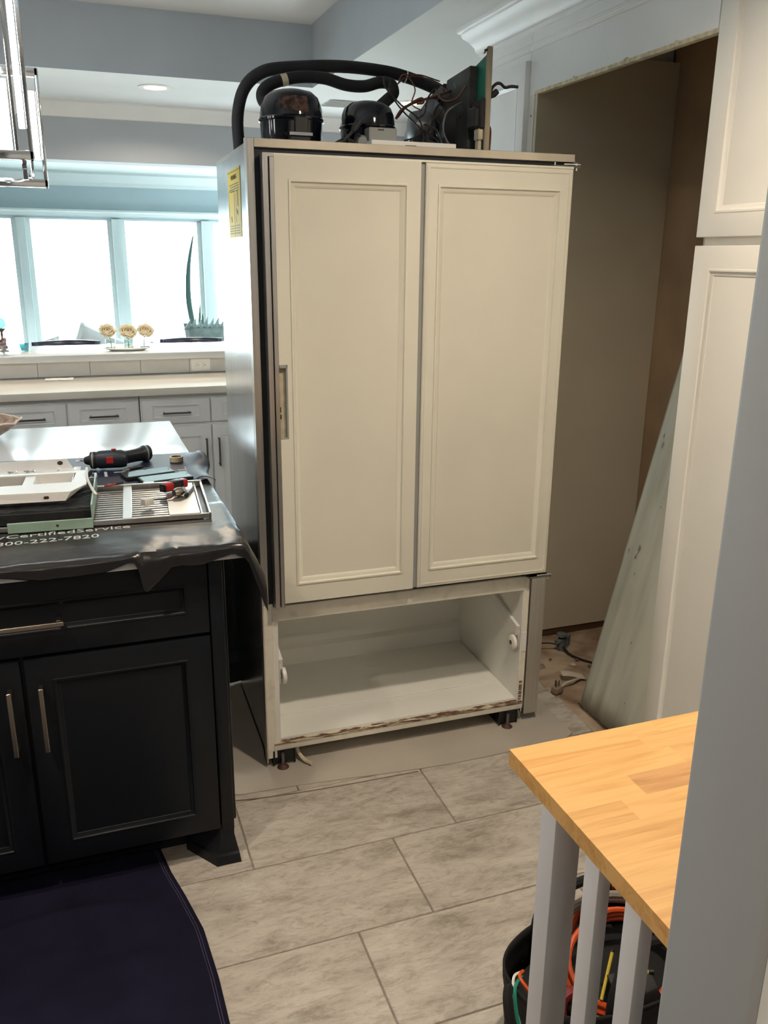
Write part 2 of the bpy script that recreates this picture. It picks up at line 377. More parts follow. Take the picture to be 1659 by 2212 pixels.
def panel_door(parent, name, x0, x1, z0, z1, yf, th, fx, fz, m, mw=0.02, depth=0.008, m2=None, raise_mid=True):
    """framed door facing local -y; sub-parts: moulding, center_panel"""
    d = MB().rings(x0, x1, z0, z1, [(0, 0, yf + th), (0, 0, yf + 0.004), (0.0015, 0.0015, yf + 0.001), (0.004, 0.004, yf), (fx, fz, yf), (fx, fz, yf + depth)], cap=False, back=True)
    d = obj(name, d, m, parent)
    mo = MB().rings(x0, x1, z0, z1, [(fx - 0.002, fz - 0.002, yf + 0.001), (fx, fz, yf - 0.0015), (fx + mw * 0.25, fz + mw * 0.25, yf - 0.0015),
                                     (fx + mw * 0.45, fz + mw * 0.45, yf + 0.003), (fx + mw * 0.8, fz + mw * 0.8, yf + depth * 0.6), (fx + mw, fz + mw, yf + depth)], cap=False)
    obj('moulding', mo, m, d)
    c = MB().rings(x0, x1, z0, z1, [(fx + mw * 0.7, fz + mw * 0.7, yf + depth + 0.004), (fx + mw * 0.7, fz + mw * 0.7, yf + depth * 0.95)], cap=True)
    obj('center_panel', c, m2 or m, d)
    return d
def bar_pull(parent, c, length, vertical, m, standoff=0.028, w=0.010, name='handle'):
    """square bar pull in front (-y) of point c (local)"""
    x, y, z = c; h = length / 2
    b = MB()
    if vertical:
        b.box(x - w / 2, x + w / 2, y - standoff - w, y - standoff, z - h, z + h)
        for s in (-1, 1): b.box(x - w / 2, x + w / 2, y - standoff, y, z + s * (h - w) - w / 2, z + s * (h - w) + w / 2)
    else:
        b.box(x - h, x + h, y - standoff - w, y - standoff, z - w / 2, z + w / 2)
        for s in (-1, 1): b.box(x + s * (h - w) - w / 2, x + s * (h - w) + w / 2, y - standoff, y, z - w / 2, z + w / 2)
    return obj(name, b, m, parent, bevel=0.0012, seg=1)

# ================================================================== SETTING
HC = 2.51
floor = struct('floor', 'grouted kitchen floor of pale stone-look tiles', 'floor', MB().box(-3.6, 2.4, -2.6, 8.7, -0.12, -0.003), GROUT, smooth=False)
TW, TD, JW = 0.611, 0.3085, 0.0045
base_tile = None
for k in range(-5, 9):
    y0 = 1.943 + TD * k; y1 = y0 + TD
    xj = 0.942 + 0.2045 * k
    i0 = int(math.floor((-1.5 - xj) / TW))
    for i in range(i0, i0 + 7):
        x0 = xj + i * TW; x1 = x0 + TW
        if x1 < -1.2 or x0 > 1.6: continue
        if x1 < 0.2 and y0 > 2.2: continue
        xc = min(x1, 1.625 + random.uniform(-0.01, 0.01))
        if xc - x0 < 0.03: continue
        full = xc == x1
        if full and base_tile:
            t = base_tile.copy(); COL.objects.link(t); t.location = ((x0 + x1) / 2, (y0 + y1) / 2, 0); t.parent = floor
        else:
            w = (xc - x0 - JW) / 2; d = (TD - JW) / 2
            t = obj('tile', MB().box(-w, w, -d, d, -0.008, 0), TILE, floor, ((x0 + xc) / 2, (y0 + y1) / 2, 0), bevel=0.0015, seg=1)
            if full: base_tile = t
# dirty sub-floor in the alcove
obj('subfloor_patch', MB().grid(24, 30, lambda u, v: (1.62 + 0.68 * u, 2.0 + 1.05 * v, -0.001 + 0.004 * noise.noise(Vector((u * 9, v * 9, 0))))), SUBF, floor, fixn=False,
    label='dirty stained subfloor left bare in the alcove')
obj('threshold_strip', MB().grid(6, 40, lambda u, v: (1.615 + 0.022 * u + 0.008 * noise.noise(Vector((u, v * 14, 3))), 2.0 + 1.0 * v, 0.001 + 0.005 * noise.noise(Vector((u * 4, v * 30, 5))))), SUBF, floor, fixn=False,
    label='crumbled dark edge where the tiling stops')

# ceiling with tray
TX0, TX1, TY0, TY1, TZ = -2.2, 1.368, 1.75, 5.02, 2.822
ce = MB()
ce.box(-3.6, TX0, -2.6, 6.05, HC, TZ).box(TX1, 2.4, -2.6, 6.05, HC, TZ).box(TX0, TX1, -2.6, TY0, HC, TZ).box(TX0, TX1, TY1, 6.05, HC, TZ)
ceil = struct('ceiling', 'white kitchen ceiling around a recessed tray', 'ceiling', ce, CEILW, smooth=False)
obj('tray_side', MB().box(TX0, TX1, TY1 - 0.004, TY1, HC, TZ), W_GREY, ceil, label='blue-grey upright face at the far side of the tray')
obj('tray_side', MB().box(TX1 - 0.004, TX1, TY0, TY1, HC, TZ), W_GREY, ceil, label='blue-grey upright face along the cabinet side of the tray')
obj('tray_side', MB().box(TX0, TX0 + 0.004, TY0, TY1, HC, TZ), W_GREY, ceil)
obj('tray_side', MB().box(TX0, TX1, TY0, TY0 + 0.004, HC, TZ), W_GREY, ceil)
obj('tray_top', MB().box(TX0 - 0.1, TX1 + 0.1, TY0 - 0.1, TY1 + 0.1, TZ, TZ + 0.06), CEILW, ceil)

# walls
struct('wall_right', 'plain right kitchen wall behind the cabinets', 'wall', MB().box(2.30, 2.42, -2.6, 6.05, 0, HC), W_GREY, smooth=False)
struct('wall_left', 'plain left kitchen wall', 'wall', MB().box(-3.72, -3.6, -2.6, 8.7, 0, HC + 0.3), W_GREY, smooth=False)
struct('wall_rear', 'plain wall behind the camera', 'wall', MB().box(-3.6, 2.4, -2.72, -2.6, 0, HC), W_STUB, smooth=False)
struct('wall_header', 'grey dropped header between kitchen and sun room', 'wall', MB().box(-3.6, 4.3, 6.03, 6.22, 2.175, 2.95), W_HEAD, smooth=False)
struct('wall_far_side', 'pale side wall of the sun room', 'wall', MB().box(4.2, 4.3, 6.2, 8.7, 0, 2.5), W_FAR, smooth=False)
struct('wall_return', 'short wall closing the sun room beside the kitchen', 'wall', MB().box(2.42, 4.3, 6.03, 6.2, 0, 2.175), W_FAR, smooth=False)
struct('wall_bar', 'low wall carrying the raised bar top', 'wall', MB().box(-3.6, 2.3, 5.18, 5.32, 0, 1.027), W_HEAD, smooth=False)
struct('ceiling_far', 'pale ceiling of the sun room', 'ceiling', MB().box(-3.6, 4.3, 6.2, 8.7, 2.305, 2.42), TRIMDIM, smooth=False)

def sweep_x(prof, x0, x1):  # prof in (y,z)
    return MB().prism(prof, 'x', x0, x1)
hdr_crown = [(6.03, HC), (5.955, HC), (5.955, HC - 0.012), (5.97, HC - 0.022), (5.985, HC - 0.045), (6.012, HC - 0.066), (6.018, HC - 0.085), (6.03, HC - 0.088)]
struct('trim_1', 'white crown moulding along the grey header', 'trim', sweep_x(hdr_crown, -3.6, 2.3), TRIMW)
far_crown = [(8.50, 2.305), (8.41, 2.305), (8.41, 2.285), (8.43, 2.27), (8.455, 2.235), (8.475, 2.222), (8.478, 2.205), (8.49, 2.20), (8.50, 2.19)]
struct('trim_2', 'white crown moulding above the sun room windows', 'trim', sweep_x(far_crown, -3.6, 4.2), TRIMDIM)
head_cap = [(8.50, 1.99), (8.445, 1.99), (8.44, 1.975), (8.46, 1.96), (8.465, 1.945), (8.475, 1.94), (8.475, 1.93), (8.50, 1.93)]
struct('trim_3', 'white head casing running over all the windows', 'trim', sweep_x(head_cap, -2.2, 3.6), TRIMDIM)

# window wall
PITCHW, PANEW, X0W = 0.811, 0.655, -0.293
WZ0, WZ1 = 0.72, 1.915
wb = MB().box(-3.6, 4.3, 8.50, 8.66, 0, WZ0).box(-3.6, 4.3, 8.50, 8.66, WZ1, 2.42)
xs = [X0W + PITCHW * i for i in range(-2, 5)]
wb.box(-3.6, xs[0] - 0.04, 8.50, 8.66, WZ0, WZ1).box(xs[-1] + PANEW + 0.04, 4.3, 8.50, 8.66, WZ0, WZ1)
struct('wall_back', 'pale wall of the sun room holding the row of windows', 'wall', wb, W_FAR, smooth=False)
for n, x in enumerate(xs):
    w = struct(f'window_{n + 1}', ['bright window next to the wide end wall', 'bright window behind the candy jar', 'bright window behind the pale angled cushion', 'bright window behind the tall plant blade',
               'bright window behind the leafy grey cushion', 'bright window hidden behind the refrigerator', 'bright window nearest the side wall of the sun room'][n], 'window',
               MB().box(x - 0.078, x - 0.04, 8.48, 8.66, WZ0, WZ1).box(x + PANEW + 0.04, x + PANEW + 0.078, 8.48, 8.66, WZ0, WZ1).box(x - 0.078, x + PANEW + 0.078, 8.47, 8.66, WZ0 - 0.03, WZ0), TRIMDIM, smooth=False)
    s = 0.04
    for (a, b, c, d) in ((x - s, x, WZ0, WZ1), (x + PANEW, x + PANEW + s, WZ0, WZ1), (x, x + PANEW, WZ0, WZ0 + s), (x, x + PANEW, WZ1 - s + 0.03, WZ1)):
        obj('sash', MB().box(a, b, 8.54, 8.58, c, d), TRIMDIM, w, smooth=False)
    obj('pane', MB().box(x, x + PANEW, 8.558, 8.562, WZ0 + s, WZ1 - 0.01), GLASSP, w, smooth=False)
tag(obj('patio', MB().box(-8, 10, 8.75, 22, -0.1, 0.0), PATIO, smooth=False), 'sunlit pale patio outside the sun room windows', 'patio', None, 'structure')

# stub wall beside the camera
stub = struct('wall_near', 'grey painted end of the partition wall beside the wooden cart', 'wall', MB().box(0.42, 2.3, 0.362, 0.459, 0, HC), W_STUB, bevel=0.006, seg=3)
struct('trim_4', 'white door casing on the end of the grey partition', 'trim', MB().prism([(0.425, 0.345), (0.432, 0.338), (0.50, 0.342), (0.515, 0.348), (0.515, 0.362), (0.425, 0.362)], 'z', 0, 2.2), TRIMW)

# ------------------------------------------------------------------ recessed lights, vent
def can_light(x, y, label, power, z=HC, spot=True):
    t = thing('recessed_light', label, 'light', (x, y, z), 0, 'recessed ceiling lights')
    obj('trim_ring', MB().lathe([(0.060, -0.002), (0.064, -0.006), (0.092, -0.005), (0.094, 0.0)], n=40, caps=False), TRIMW, t)
    obj('lens', MB().lathe([(0.0005, -0.003), (0.062, -0.003)], n=40, caps=False), CANLENS, t)
    d = bpy.data.lights.new('can_lamp', 'AREA'); d.shape = 'DISK'; d.size = 0.11; d.energy = power; d.color = (1.0, 0.84, 0.66); d.spread = math.radians(150)
    l = bpy.data.objects.new('can_lamp', d); COL.objects.link(l); l.parent = t; l.location = (0, 0, -0.007)
    return t
can_light(0.543, 5.335, 'round recessed light glowing over the drawer cabinets', CAN_W)
can_light(2.045, 5.245, 'round recessed light glowing behind the fan motor', CAN_W * 0.7)
can_light(1.02, 1.32, 'round recessed light above the wooden cart', CAN_W * 1.45)
can_light(-0.75, 0.95, 'round recessed light above the floor cloth', CAN_W * 1.2)
can_light(0.1, -0.9, 'round recessed light behind the camera', CAN_W * 1.45)
can_light(-2.75, 3.3, 'round recessed light beside the left wall', CAN_W)
can_light(-0.96, 5.335, 'round recessed light over the left end of the counter', CAN_W)
t = thing('air_vent', 'flat white ceiling air vent behind the compressors', 'vent', (1.72, 5.43, HC))
obj('frame', MB().rings(-0.20, 0.20, -0.16, 0.16, [(0, 0, 0.0), (0, 0, -0.006), (0.03, 0.03, -0.012), (0.034, 0.034, -0.004)], cap=True), TRIMW, t, rot=(-PI / 2, 0, 0))
for i in range(6):
    obj('slat', MB().obox((0, -0.095 + 0.038 * i, -0.006), (0.16, 0, 0), (0, 0.012, 0.004), (0, 0, 0.0008)), TRIMW, t)

# ================================================================== FRIDGE ALCOVE AND TALL CABINETS
AX, AY0, AY1, AZ = 1.66, 2.05, 3.017, 2.19
su = thing('refrigerator_surround', 'empty white cabinet recess for the refrigerator with beige inner panels', 'cabinet', (AX, AY0, 0))
L = lambda x, y: (x - AX, y - AY0)
def lb(x0, x1, y0, y1, z0, z1): return MB().box(x0 - AX, x1 - AX, y0 - AY0, y1 - AY0, z0, z1)
obj('side_panel', lb(1.662, 2.27, 2.998, 3.016, 0.035, 2.335), ALCP, su, smooth=False, label='large beige side panel of the recess')
obj('kick_strip', lb(1.70, 2.27, 3.004, 3.018, 0.0, 0.06), WOODD, su, smooth=False, label='dark brown wood strip under the beige panel')
obj('side_panel', lb(1.69, 2.27, 2.035, 2.050, 0.0, 2.30), ALCP, su, smooth=False)
obj('back_panel', lb(2.272, 2.298, 2.035, 3.03, 0.0, 2.42), ALCB, su, smooth=False, label='brown unfinished back of the recess')
obj('top_panel', lb(1.70, 2.298, 2.035, 3.03, 2.42, 2.44), ALCB, su, smooth=False)
obj('face_frame', lb(AX, 1.68, 3.017, 3.055, 0, 2.19), CABR, su, smooth=False)
obj('fascia', lb(AX, 1.68, AY0, 3.054, AZ, HC), CABW, su, smooth=False, label='white fascia board over the recess')
# chipped raw lower edge
e = MB()
ys = [AY0 + (AY1 - AY0) * i / 80 for i in range(81)]
hs = [0.011 + (0.006 if i in (14, 33, 34, 58) else 0) + 0.0015 * noise.noise(Vector((i * 0.9, 0, 0))) for i in range(81)]
vs = []; fs = []
for y, h in zip(ys, hs): vs += [(AX - 0.0008 - AX, y - AY0, AZ - 0.001), (AX - 0.0008 - AX, y - AY0, AZ + h), (1.68 - AX, y - AY0, AZ - 0.001)]
for i in range(80):
    a = i * 3; fs += [(a, a + 3, a + 4, a + 1), (a, a + 2, a + 5, a + 3)]
obj('raw_edge', e.add(vs, fs), RAWED, su, fixn=False, smooth=False, label='raw chipped lower edge of the fascia')
obj('bead_trim', MB().prism([(AX - 0.012 - AX, 2.342), (AX - 0.012 - AX, 2.349), (AX - 0.005 - AX, 2.353), (AX - 0.005 - AX, 2.359), (0, 2.364), (0, 2.336), (AX - 0.006 - AX, 2.336)], 'y', 0, 3.054 - AY0), CABW, su)
obj('screw_hole', MB().lathe([(0.0005, 0), (0.004, 0)], n=10, caps=False), DIRT, su, (AX - 0.0006 - AX, 3.035 - AY0, 2.12), (0, PI / 2, 0))
# crown of the cabinets with its return
prof = [(0.0, 2.398), (-0.008, 2.400), (-0.010, 2.412), (-0.018, 2.416), (-0.022, 2.432), (-0.040, 2.455), (-0.060, 2.472), (-0.066, 2.488), (-0.076, 2.492), (-0.080, 2.500), (-0.080, HC), (0.0, HC)]
cv = []; cf = []
def ring_at(y, ext):  # mitred: y position moves with the projection
    return [(AX + p[0], y - p[0] * ext, p[1]) for p in prof]
r0 = ring_at(1.0, 0); r1 = ring_at(3.48, 1.0); r2 = [(2.28, 3.48 - p[0], p[1]) for p in prof]
np_ = len(prof); cv = r0 + r1 + r2
for s in range(2):
    for i in range(np_):
        j = (i + 1) % np_; cf.append((s * np_ + i, s * np_ + j, (s + 1) * np_ + j, (s + 1) * np_ + i))
cf += [tuple(range(np_)), tuple(range(3 * np_ - 1, 2 * np_ - 1, -1))]
struct('trim_5', 'white crown moulding on top of the tall cabinets', 'trim', MB().add(cv, cf), CABW)

# tall pantry next to the alcove (local x runs toward the camera)
pa = thing('pantry_cabinet', 'tall white pantry cabinet with framed doors beside the recess', 'cabinet', (AX, AY0, 0), -PI / 2)
obj('body', MB().box(0.016, 0.95, 0.022, 0.61, 0.0, 2.40), CABR, pa, smooth=False)
for i in range(2):
    xa = 0.002 + 0.455 * i; xb = xa + 0.45
    panel_door(pa, 'door', xa, xb, 1.677, 2.44, 0.0, 0.020, 0.066, 0.062, CABR)
    panel_door(pa, 'door', xa, xb, 0.11, 1.655, 0.0, 0.020, 0.066, 0.062, CABR)
tc_ = thing('tall_cabinet', 'slim tall white cabinet with one door between the recess and the window side', 'cabinet', (AX, 3.48, 0), -PI / 2)
obj('body', MB().box(0.0, 0.424, 0.022, 0.62, 0.0, 2.19), CABR, tc_, smooth=False)
obj('fascia', MB().box(0.0, 0.424, 0.0, 0.62, 2.19, HC), CABW, tc_, smooth=False)
obj('bead_trim', MB().prism([(-0.012, 2.342), (-0.012, 2.349), (-0.005, 2.353), (-0.005, 2.359), (0, 2.364), (0, 2.336), (-0.006, 2.336)], 'x', 0, 0.424), CABW, tc_)
panel_door(tc_, 'door', 0.012, 0.424, 0.12, 2.305, -0.022, 0.022, 0.055, 0.06, CABW)

# ------------------------------------------------------------------ back run of cabinets
CFY = 4.625
cabs = [(-1.83, -1.08), (-1.075, -0.442), (-0.437, 0.285), (0.29, 1.03), (1.035, 1.80)]
lab = ['white drawer cabinet at the left end of the back run', 'white two drawer cabinet beside the left end', 'white cabinet with two drawers facing the drill', 'white cabinet with drawers and paired doors beside the refrigerator', 'white base cabinet behind the refrigerator']
for (x0, x1), lb_ in zip(cabs, lab):
    c = thing('base_cabinet', lb_, 'cabinet', (x0, CFY, 0), 0, 'white base cabinets under the bar')
    w = x1 - x0
    obj('body', MB().box(0, w, 0.02, 0.55, 0.1, 0.90), CABW, c, smooth=False)
    obj('toe_kick', MB().box(0, w, 0.08, 0.55, 0.0, 0.1), CABW, c, smooth=False)
    m = w / 2
    for k, (a, b) in enumerate(((0.006, m - 0.004), (m + 0.004, w - 0.006))):
        d = panel_door(c, 'drawer', a, b, 0.742, 0.872, 0.0, 0.02, 0.055, 0.030, CABW, mw=0.014)
        bar_pull(d, ((a + b) / 2, 0, 0.802), 0.148, False, DNICK, 0.024, 0.009)
        d = panel_door(c, 'door', a, b, 0.12, 0.724, 0.0, 0.02, 0.05, 0.055, CABW, mw=0.016)
        hx = b - 0.03 if k == 0 else a + 0.03
        bar_pull(d, (hx, 0, 0.575), 0.16, True, DNICK, 0.024, 0.009)
ct = tag(obj('countertop', MB().box(-3.59, 2.29, CFY - 0.035, 5.178, 0.902, 0.94), QUARTZB, bevel=0.003), 'cream quartz counter on the white base cabinets', 'countertop')
bs = thing('backsplash', 'row of grey-white backsplash tiles under the raised bar', 'backsplash', (0, 5.18, 0.942))
for i in range(-6, 8):
    x = 0.062 - 0.281 * 1 + 0.281 * i
    obj('tile', MB().box(x + 0.0012, x + 0.2798, -0.009, 0.0, 0.0, 0.084), mat('splash_tile', (0.60, 0.59, 0.57), 0.2, var=0.05, vscale=5), bs, bevel=0.001, seg=1)
bar = tag(obj('bar_counter', MB().box(-3.58, 2.28, 5.125, 5.70, 1.028, 1.067), QUARTZ, bevel=0.004), 'raised white quartz bar top on the low wall', 'countertop')
o = thing('power_outlet', 'white horizontal duplex outlet plate on the backsplash', 'outlet', (0.69, 5.170, 0.985))
obj('plate', MB().box(-0.057, 0.057, -0.006, 0.0, -0.037, 0.037), WHITEP, o, bevel=0.003)
for sx in (-1, 1):
    s_ = obj('socket', MB().box(sx * 0.02 - 0.014, sx * 0.02 + 0.014, -0.0078, -0.005, -0.016, 0.016), WHITEP, o, bevel=0.002, seg=1)
    obj('slot', MB().box(sx * 0.02 - 0.007, sx * 0.02 + 0.002, -0.0084, -0.0075, 0.005, 0.0065).box(sx * 0.02 - 0.007, sx * 0.02 + 0.002, -0.0084, -0.0075, -0.0065, -0.005).cyl((sx * 0.02 + 0.007, -0.0084, 0), (sx * 0.02 + 0.007, -0.0075, 0), 0.0025, n=8), INK, s_)
tag(obj('paper_strip', MB().grid(14, 4, lambda u, v: (-0.185 + 0.15 * u + 0.006 * v, 5.04 + 0.10 * v - 0.01 * u, 0.9412 + 0.006 * abs(noise.noise(Vector((u * 5, v * 3, 1)))))), WHITEP, solid=0.0006),
    'crumpled white paper strip lying on the cream counter', 'paper')

# ================================================================== ISLAND
IX1, IYF, IZ = 0.29, 2.0, 0.94
isl = thing('kitchen_island', 'black-navy kitchen island cabinet with framed doors and a flared corner foot', 'island', (0, IYF, 0))
obj('body', MB().box(-1.25, 0.285, 0.022, 1.55, 0.105, 0.899), NAVYCAB, isl, smooth=False)
obj('toe_kick', MB().box(-1.25, 0.20, 0.11, 1.5, 0.0, 0.105), NAVYCAB, isl, smooth=False)
obj('corner_post', MB().box(0.258, 0.292, -0.004, 0.07, 0.10, 0.899), NAVYCAB, isl, bevel=0.003)
obj('side_panel', MB().box(0.287, 0.302, 0.02, 1.55, 0.115, 0.899), NAVYCAB, isl, bevel=0.005)
# flared foot with a small base moulding
ft = MB()
lv = [(0.12, [(0.215, 0.06), (0.255, 0.004), (0.290, 0.004), (0.290, 0.10), (0.215, 0.10)]),
      (0.07, [(0.205, 0.065), (0.252, 0.0), (0.292, 0.0), (0.292, 0.10), (0.205, 0.10)]),
      (0.03, [(0.180, 0.085), (0.245, -0.004), (0.296, -0.004), (0.296, 0.10), (0.180, 0.10)]),
      (0.026, [(0.172, 0.085), (0.240, -0.012), (0.302, -0.012), (0.302, 0.10), (0.172, 0.10)]),
      (0.0, [(0.168, 0.085), (0.238, -0.016), (0.305, -0.016), (0.305, 0.10), (0.168, 0.10)])]
vs = []; fs = []
for z, pl in lv: vs += [(x, y, z) for x, y in pl]
for i in range(len(lv) - 1):
    for k in range(5): a = i * 5 + k; b = i * 5 + (k + 1) % 5; fs.append((a, b, b + 5, a + 5))
fs += [(0, 1, 2, 3, 4), tuple(range(len(vs) - 1, len(vs) - 6, -1))]
obj('foot', ft.add(vs, fs), NAVYCAB, isl)
for (a, b) in ((-0.188, 0.256), (-0.64, -0.196), (-1.10, -0.648)):
    dd = panel_door(isl, 'door', a, b, 0.108, 0.688, 0.0, 0.02, 0.062, 0.058, NAVYCAB, mw=0.016, depth=0.009)
    bar_pull(dd, ((a + 0.034) if a == -0.188 or a == -1.10 else (b - 0.028), 0, 0.541), 0.172, True, NICKEL, 0.028, 0.011)
for (a, b) in ((-0.64, 0.256), (-1.10, -0.648)):
    dd = panel_door(isl, 'drawer', a, b, 0.698, 0.892, 0.0, 0.02, 0.055, 0.058, NAVYCAB, mw=0.016, depth=0.009)
    bar_pull(dd, ((a + b) / 2 - 0.0, 0, 0.787), 0.21, False, NICKEL, 0.028, 0.011)
obj('switch_mark', MB().box(0.3022, 0.3026, 0.12, 0.13, 0.395, 0.412), WHITEP, isl)
tag(obj('island_top', MB().box(-1.35, 0.347, 1.968, 3.648, 0.90, IZ), QUARTZ, bevel=0.004), 'white quartz slab on the black-navy island', 'countertop')

# furry black blanket between island and refrigerator
tag(obj('moving_blanket', MB().grid(14, 40, lambda u, v: (0.335 + 0.215 * u, 3.07 + 0.012 * math.sin(u * 9) + 0.02 * noise.noise(Vector((u * 3, v * 6, 2))) - (0.07 if v < 0.16 else 0.0) + 0.006 * noise.noise(Vector((u * 25, v * 60, 5))), 0.018 + 0.54 * v)), BLANKET, solid=0.03, fixn=False),
    'black fuzzy moving blanket in the gap between island and refrigerator', 'blanket')

# ------------------------------------------------------------------ mats on the island
def lerp_list(pts, x):
    if x <= pts[0][0]: return pts[0][1]
    for (a, b), (c, d) in zip(pts, pts[1:]):
        if x <= c: return b + (d - b) * (x - a) / (c - a)
    return pts[-1][1]
EDGE = [(-1.1, 0.91), (-0.21, 0.921), (-0.12, 0.903), (0.013, 0.907), (0.07, 0.926), (0.088, 0.922), (0.100, 0.842), (0.155, 0.893), (0.168, 0.906), (0.24, 0.902), (0.315, 0.922), (0.345, 0.905), (0.40, 0.86)]
def blackmat(u, v):
    x = -1.10 + 1.51 * u
    yb, yf = 2.60, 1.962
    over = max(0.0, x - 0.347)
    wr = 0.006 * max(0, noise.noise(Vector((x * 7, v * 6, 0.3)))) + 0.003 * max(0, noise.noise(Vector((x * 17, v * 13, 1.7))))
    wr *= min(1, max(0, (v - 0.58) * 6)) * (1.0 + 1.6 * max(0, min(1, (x - 0.02) * 4)))
    if v < 0.8:
        y = yb + (yf - yb) * (v / 0.8); z = 0.9425 + wr
        edge = max(0, (v - 0.7) / 0.1); z += 0.004 * (1 - edge)
        if x > 0.30 and v > 0.35: z += 0.004 * math.sin((x - 0.30) / 0.05 * 1.5)
    else:
        t = (v - 0.8) / 0.2; zb = lerp_list(EDGE, x)
        y = yf - 0.012 * math.sin(min(1, t * 2) * PI / 2) - 0.010 * t * abs(noise.noise(Vector((x * 11, 0, 4))))
        z = 0.9425 + (zb - 0.9425) * t ** 1.15 + wr * (1 - t)
    if over > 0:  # hangs over the right edge
        k = over / 0.063
        dy = max(0.0, min(1.0, (2.62 - y) / 0.66))
        drop = k * (0.02 + 0.085 * dy ** 3)
        z = z - drop; x = 0.349 + (0.006 + 0.042 * dy ** 2) * k
        if v >= 0.8: y += 0.012 * k
    return (x, y, z)
bmk = obj('service_mat', MB().grid(180, 60, blackmat), MATBLK, solid=0.0016, fixn=False)
tag(bmk, 'black vinyl service mat with grey lettering draped over the island edge', 'mat')
text_mesh('lettering', 'FactoryCertifiedService', 0.0385, PRINT, bmk, (0.090, 2.166, 0.9477), (0, 0, math.radians(0)), 'RIGHT', sx=1.19)
text_mesh('lettering', '1-800-222-7820', 0.040, PRINT, bmk, (0.012, 2.112, 0.9477), (0, 0, math.radians(0)), 'RIGHT', sx=1.06)
def navymat(u, v):
    x = -1.10 + 1.475 * u; y = 2.558 + 0.435 * v + 0.025 * math.sin((x + 0.9) * 3.3) * v
    z = 0.9492 + 0.0007 * noise.noise(Vector((x * 6, y * 6, 8)))
    if x > 0.30:
        k = (x - 0.30) / 0.075
        z += 0.028 * k * k * max(0, math.sin(v * PI * 1.9 - 2.6)) + 0.012 * math.sin(k * PI) * (1 - v) * 1.3
        x = 0.30 + 0.07 * k * (1 - 0.15 * math.sin(v * 9))
    return (x, y, z)
nm = obj('tool_mat', MB().grid(110, 44, navymat), MATNAVY, solid=0.0016, fixn=False)
tag(nm, 'navy vinyl tool mat with upside-down letters under the drill', 'mat')
for ch, x, y in (('D', -0.003, 2.735), ('I', 0.051, 2.735), ('L', 0.098, 2.725), ('F', 0.292, 2.725)):
    text_mesh('lettering', ch, 0.092, PRINT, nm, (x, y, 0.9508), (0, 0, PI), 'CENTER')

# ------------------------------------------------------------------ things on the mats
TOPZ = 0.9476
gr = thing('louver_grille', 'aluminium louvered grille panel lying flat on the black mat', 'grille', (0.0, 2.19, TOPZ + 0.001), math.radians(-3.5))
gx0, gx1, gy0, gy1 = -0.23, 0.298, 0.0, 0.345
obj('frame', MB().box(gx0, gx1, gy0, gy0 + 0.006, 0, 0.014).box(gx0, gx1, gy1 - 0.010, gy1, 0, 0.018).box(gx1 - 0.006, gx1, gy0, gy1, 0, 0.016).box(gx1 - 0.026, gx1 - 0.020, gy0, gy1, 0, 0.012).box(gx0, gx0 + 0.006, gy0, gy1, 0, 0.014), ALU, gr, bevel=0.001, seg=1)
obj('backing', MB().box(gx0 + 0.004, gx1 - 0.02, gy0 + 0.004, gy1 - 0.004, 0.0, 0.002), GASKET, gr)
for i in range(15):
    y = gy0 + 0.012 + i * 0.0214
    obj('slat', MB().obox((0.5 * (gx0 + 0.205), y + 0.004, 0.0034), (0.5 * (0.205 - gx0), 0, 0), (0, 0.0050, 0.0004), (0, 0, 0.0006)), ALU, gr)
obj('cross_bar', MB().box(0.072, 0.096, gy0 + 0.004, gy1 - 0.012, 0.011, 0.0145), ALU, gr, bevel=0.001, seg=1)
obj('end_plate', MB().box(0.190, 0.270, gy0 + 0.003, gy1 - 0.02, 0.012, 0.016), ALU, gr, bevel=0.001, seg=1)
obj('edge_tabs', MB().box(0.03, 0.055, gy1 - 0.004, gy1 + 0.012, 0.010, 0.018).box(0.13, 0.16, gy1 - 0.004, gy1 + 0.012, 0.010, 0.018), ALU, gr)

fu = thing('filter_housing', 'black foam housing with mint metal edges on the grille', 'housing', (0.0, 2.186, TOPZ + 0.0175), math.radians(-3.5))
obj('foam_block', MB().grid(40, 30, lambda u, v: (-0.29 + 0.285 * u, 0.012 + 0.30 * v, (0.004 if v < 0.02 else 0.030) + 0.005 * noise.noise(Vector((u * 14, v * 12, 0))))), FOAM, fu, fixn=False)
obj('foam_base', MB().box(-0.29, -0.006, 0.010, 0.315, 0.0, 0.026), FOAM, fu)
obj('front_strip', MB().box(-0.202, 0.0, -0.010, -0.004, -0.016, 0.010), MINT, fu, bevel=0.001, seg=1, label='mint green front strip with a round hole')
obj('hole', MB().cyl((-0.085, -0.0106, -0.003), (-0.085, -0.009, -0.003), 0.0035, n=12), DIRT, fu)
obj('side_flange', MB().box(-0.003, 0.001, -0.004, 0.33, 0.0, 0.045), MINT, fu, bevel=0.0005, seg=1)
obj('lint', MB().tube([(-0.02, 0.31, 0.045), (-0.01, 0.29, 0.06), (-0.02, 0.27, 0.05), (-0.03, 0.25, 0.058), (-0.018, 0.23, 0.045)], 0.005, 6), FOAM, fu)

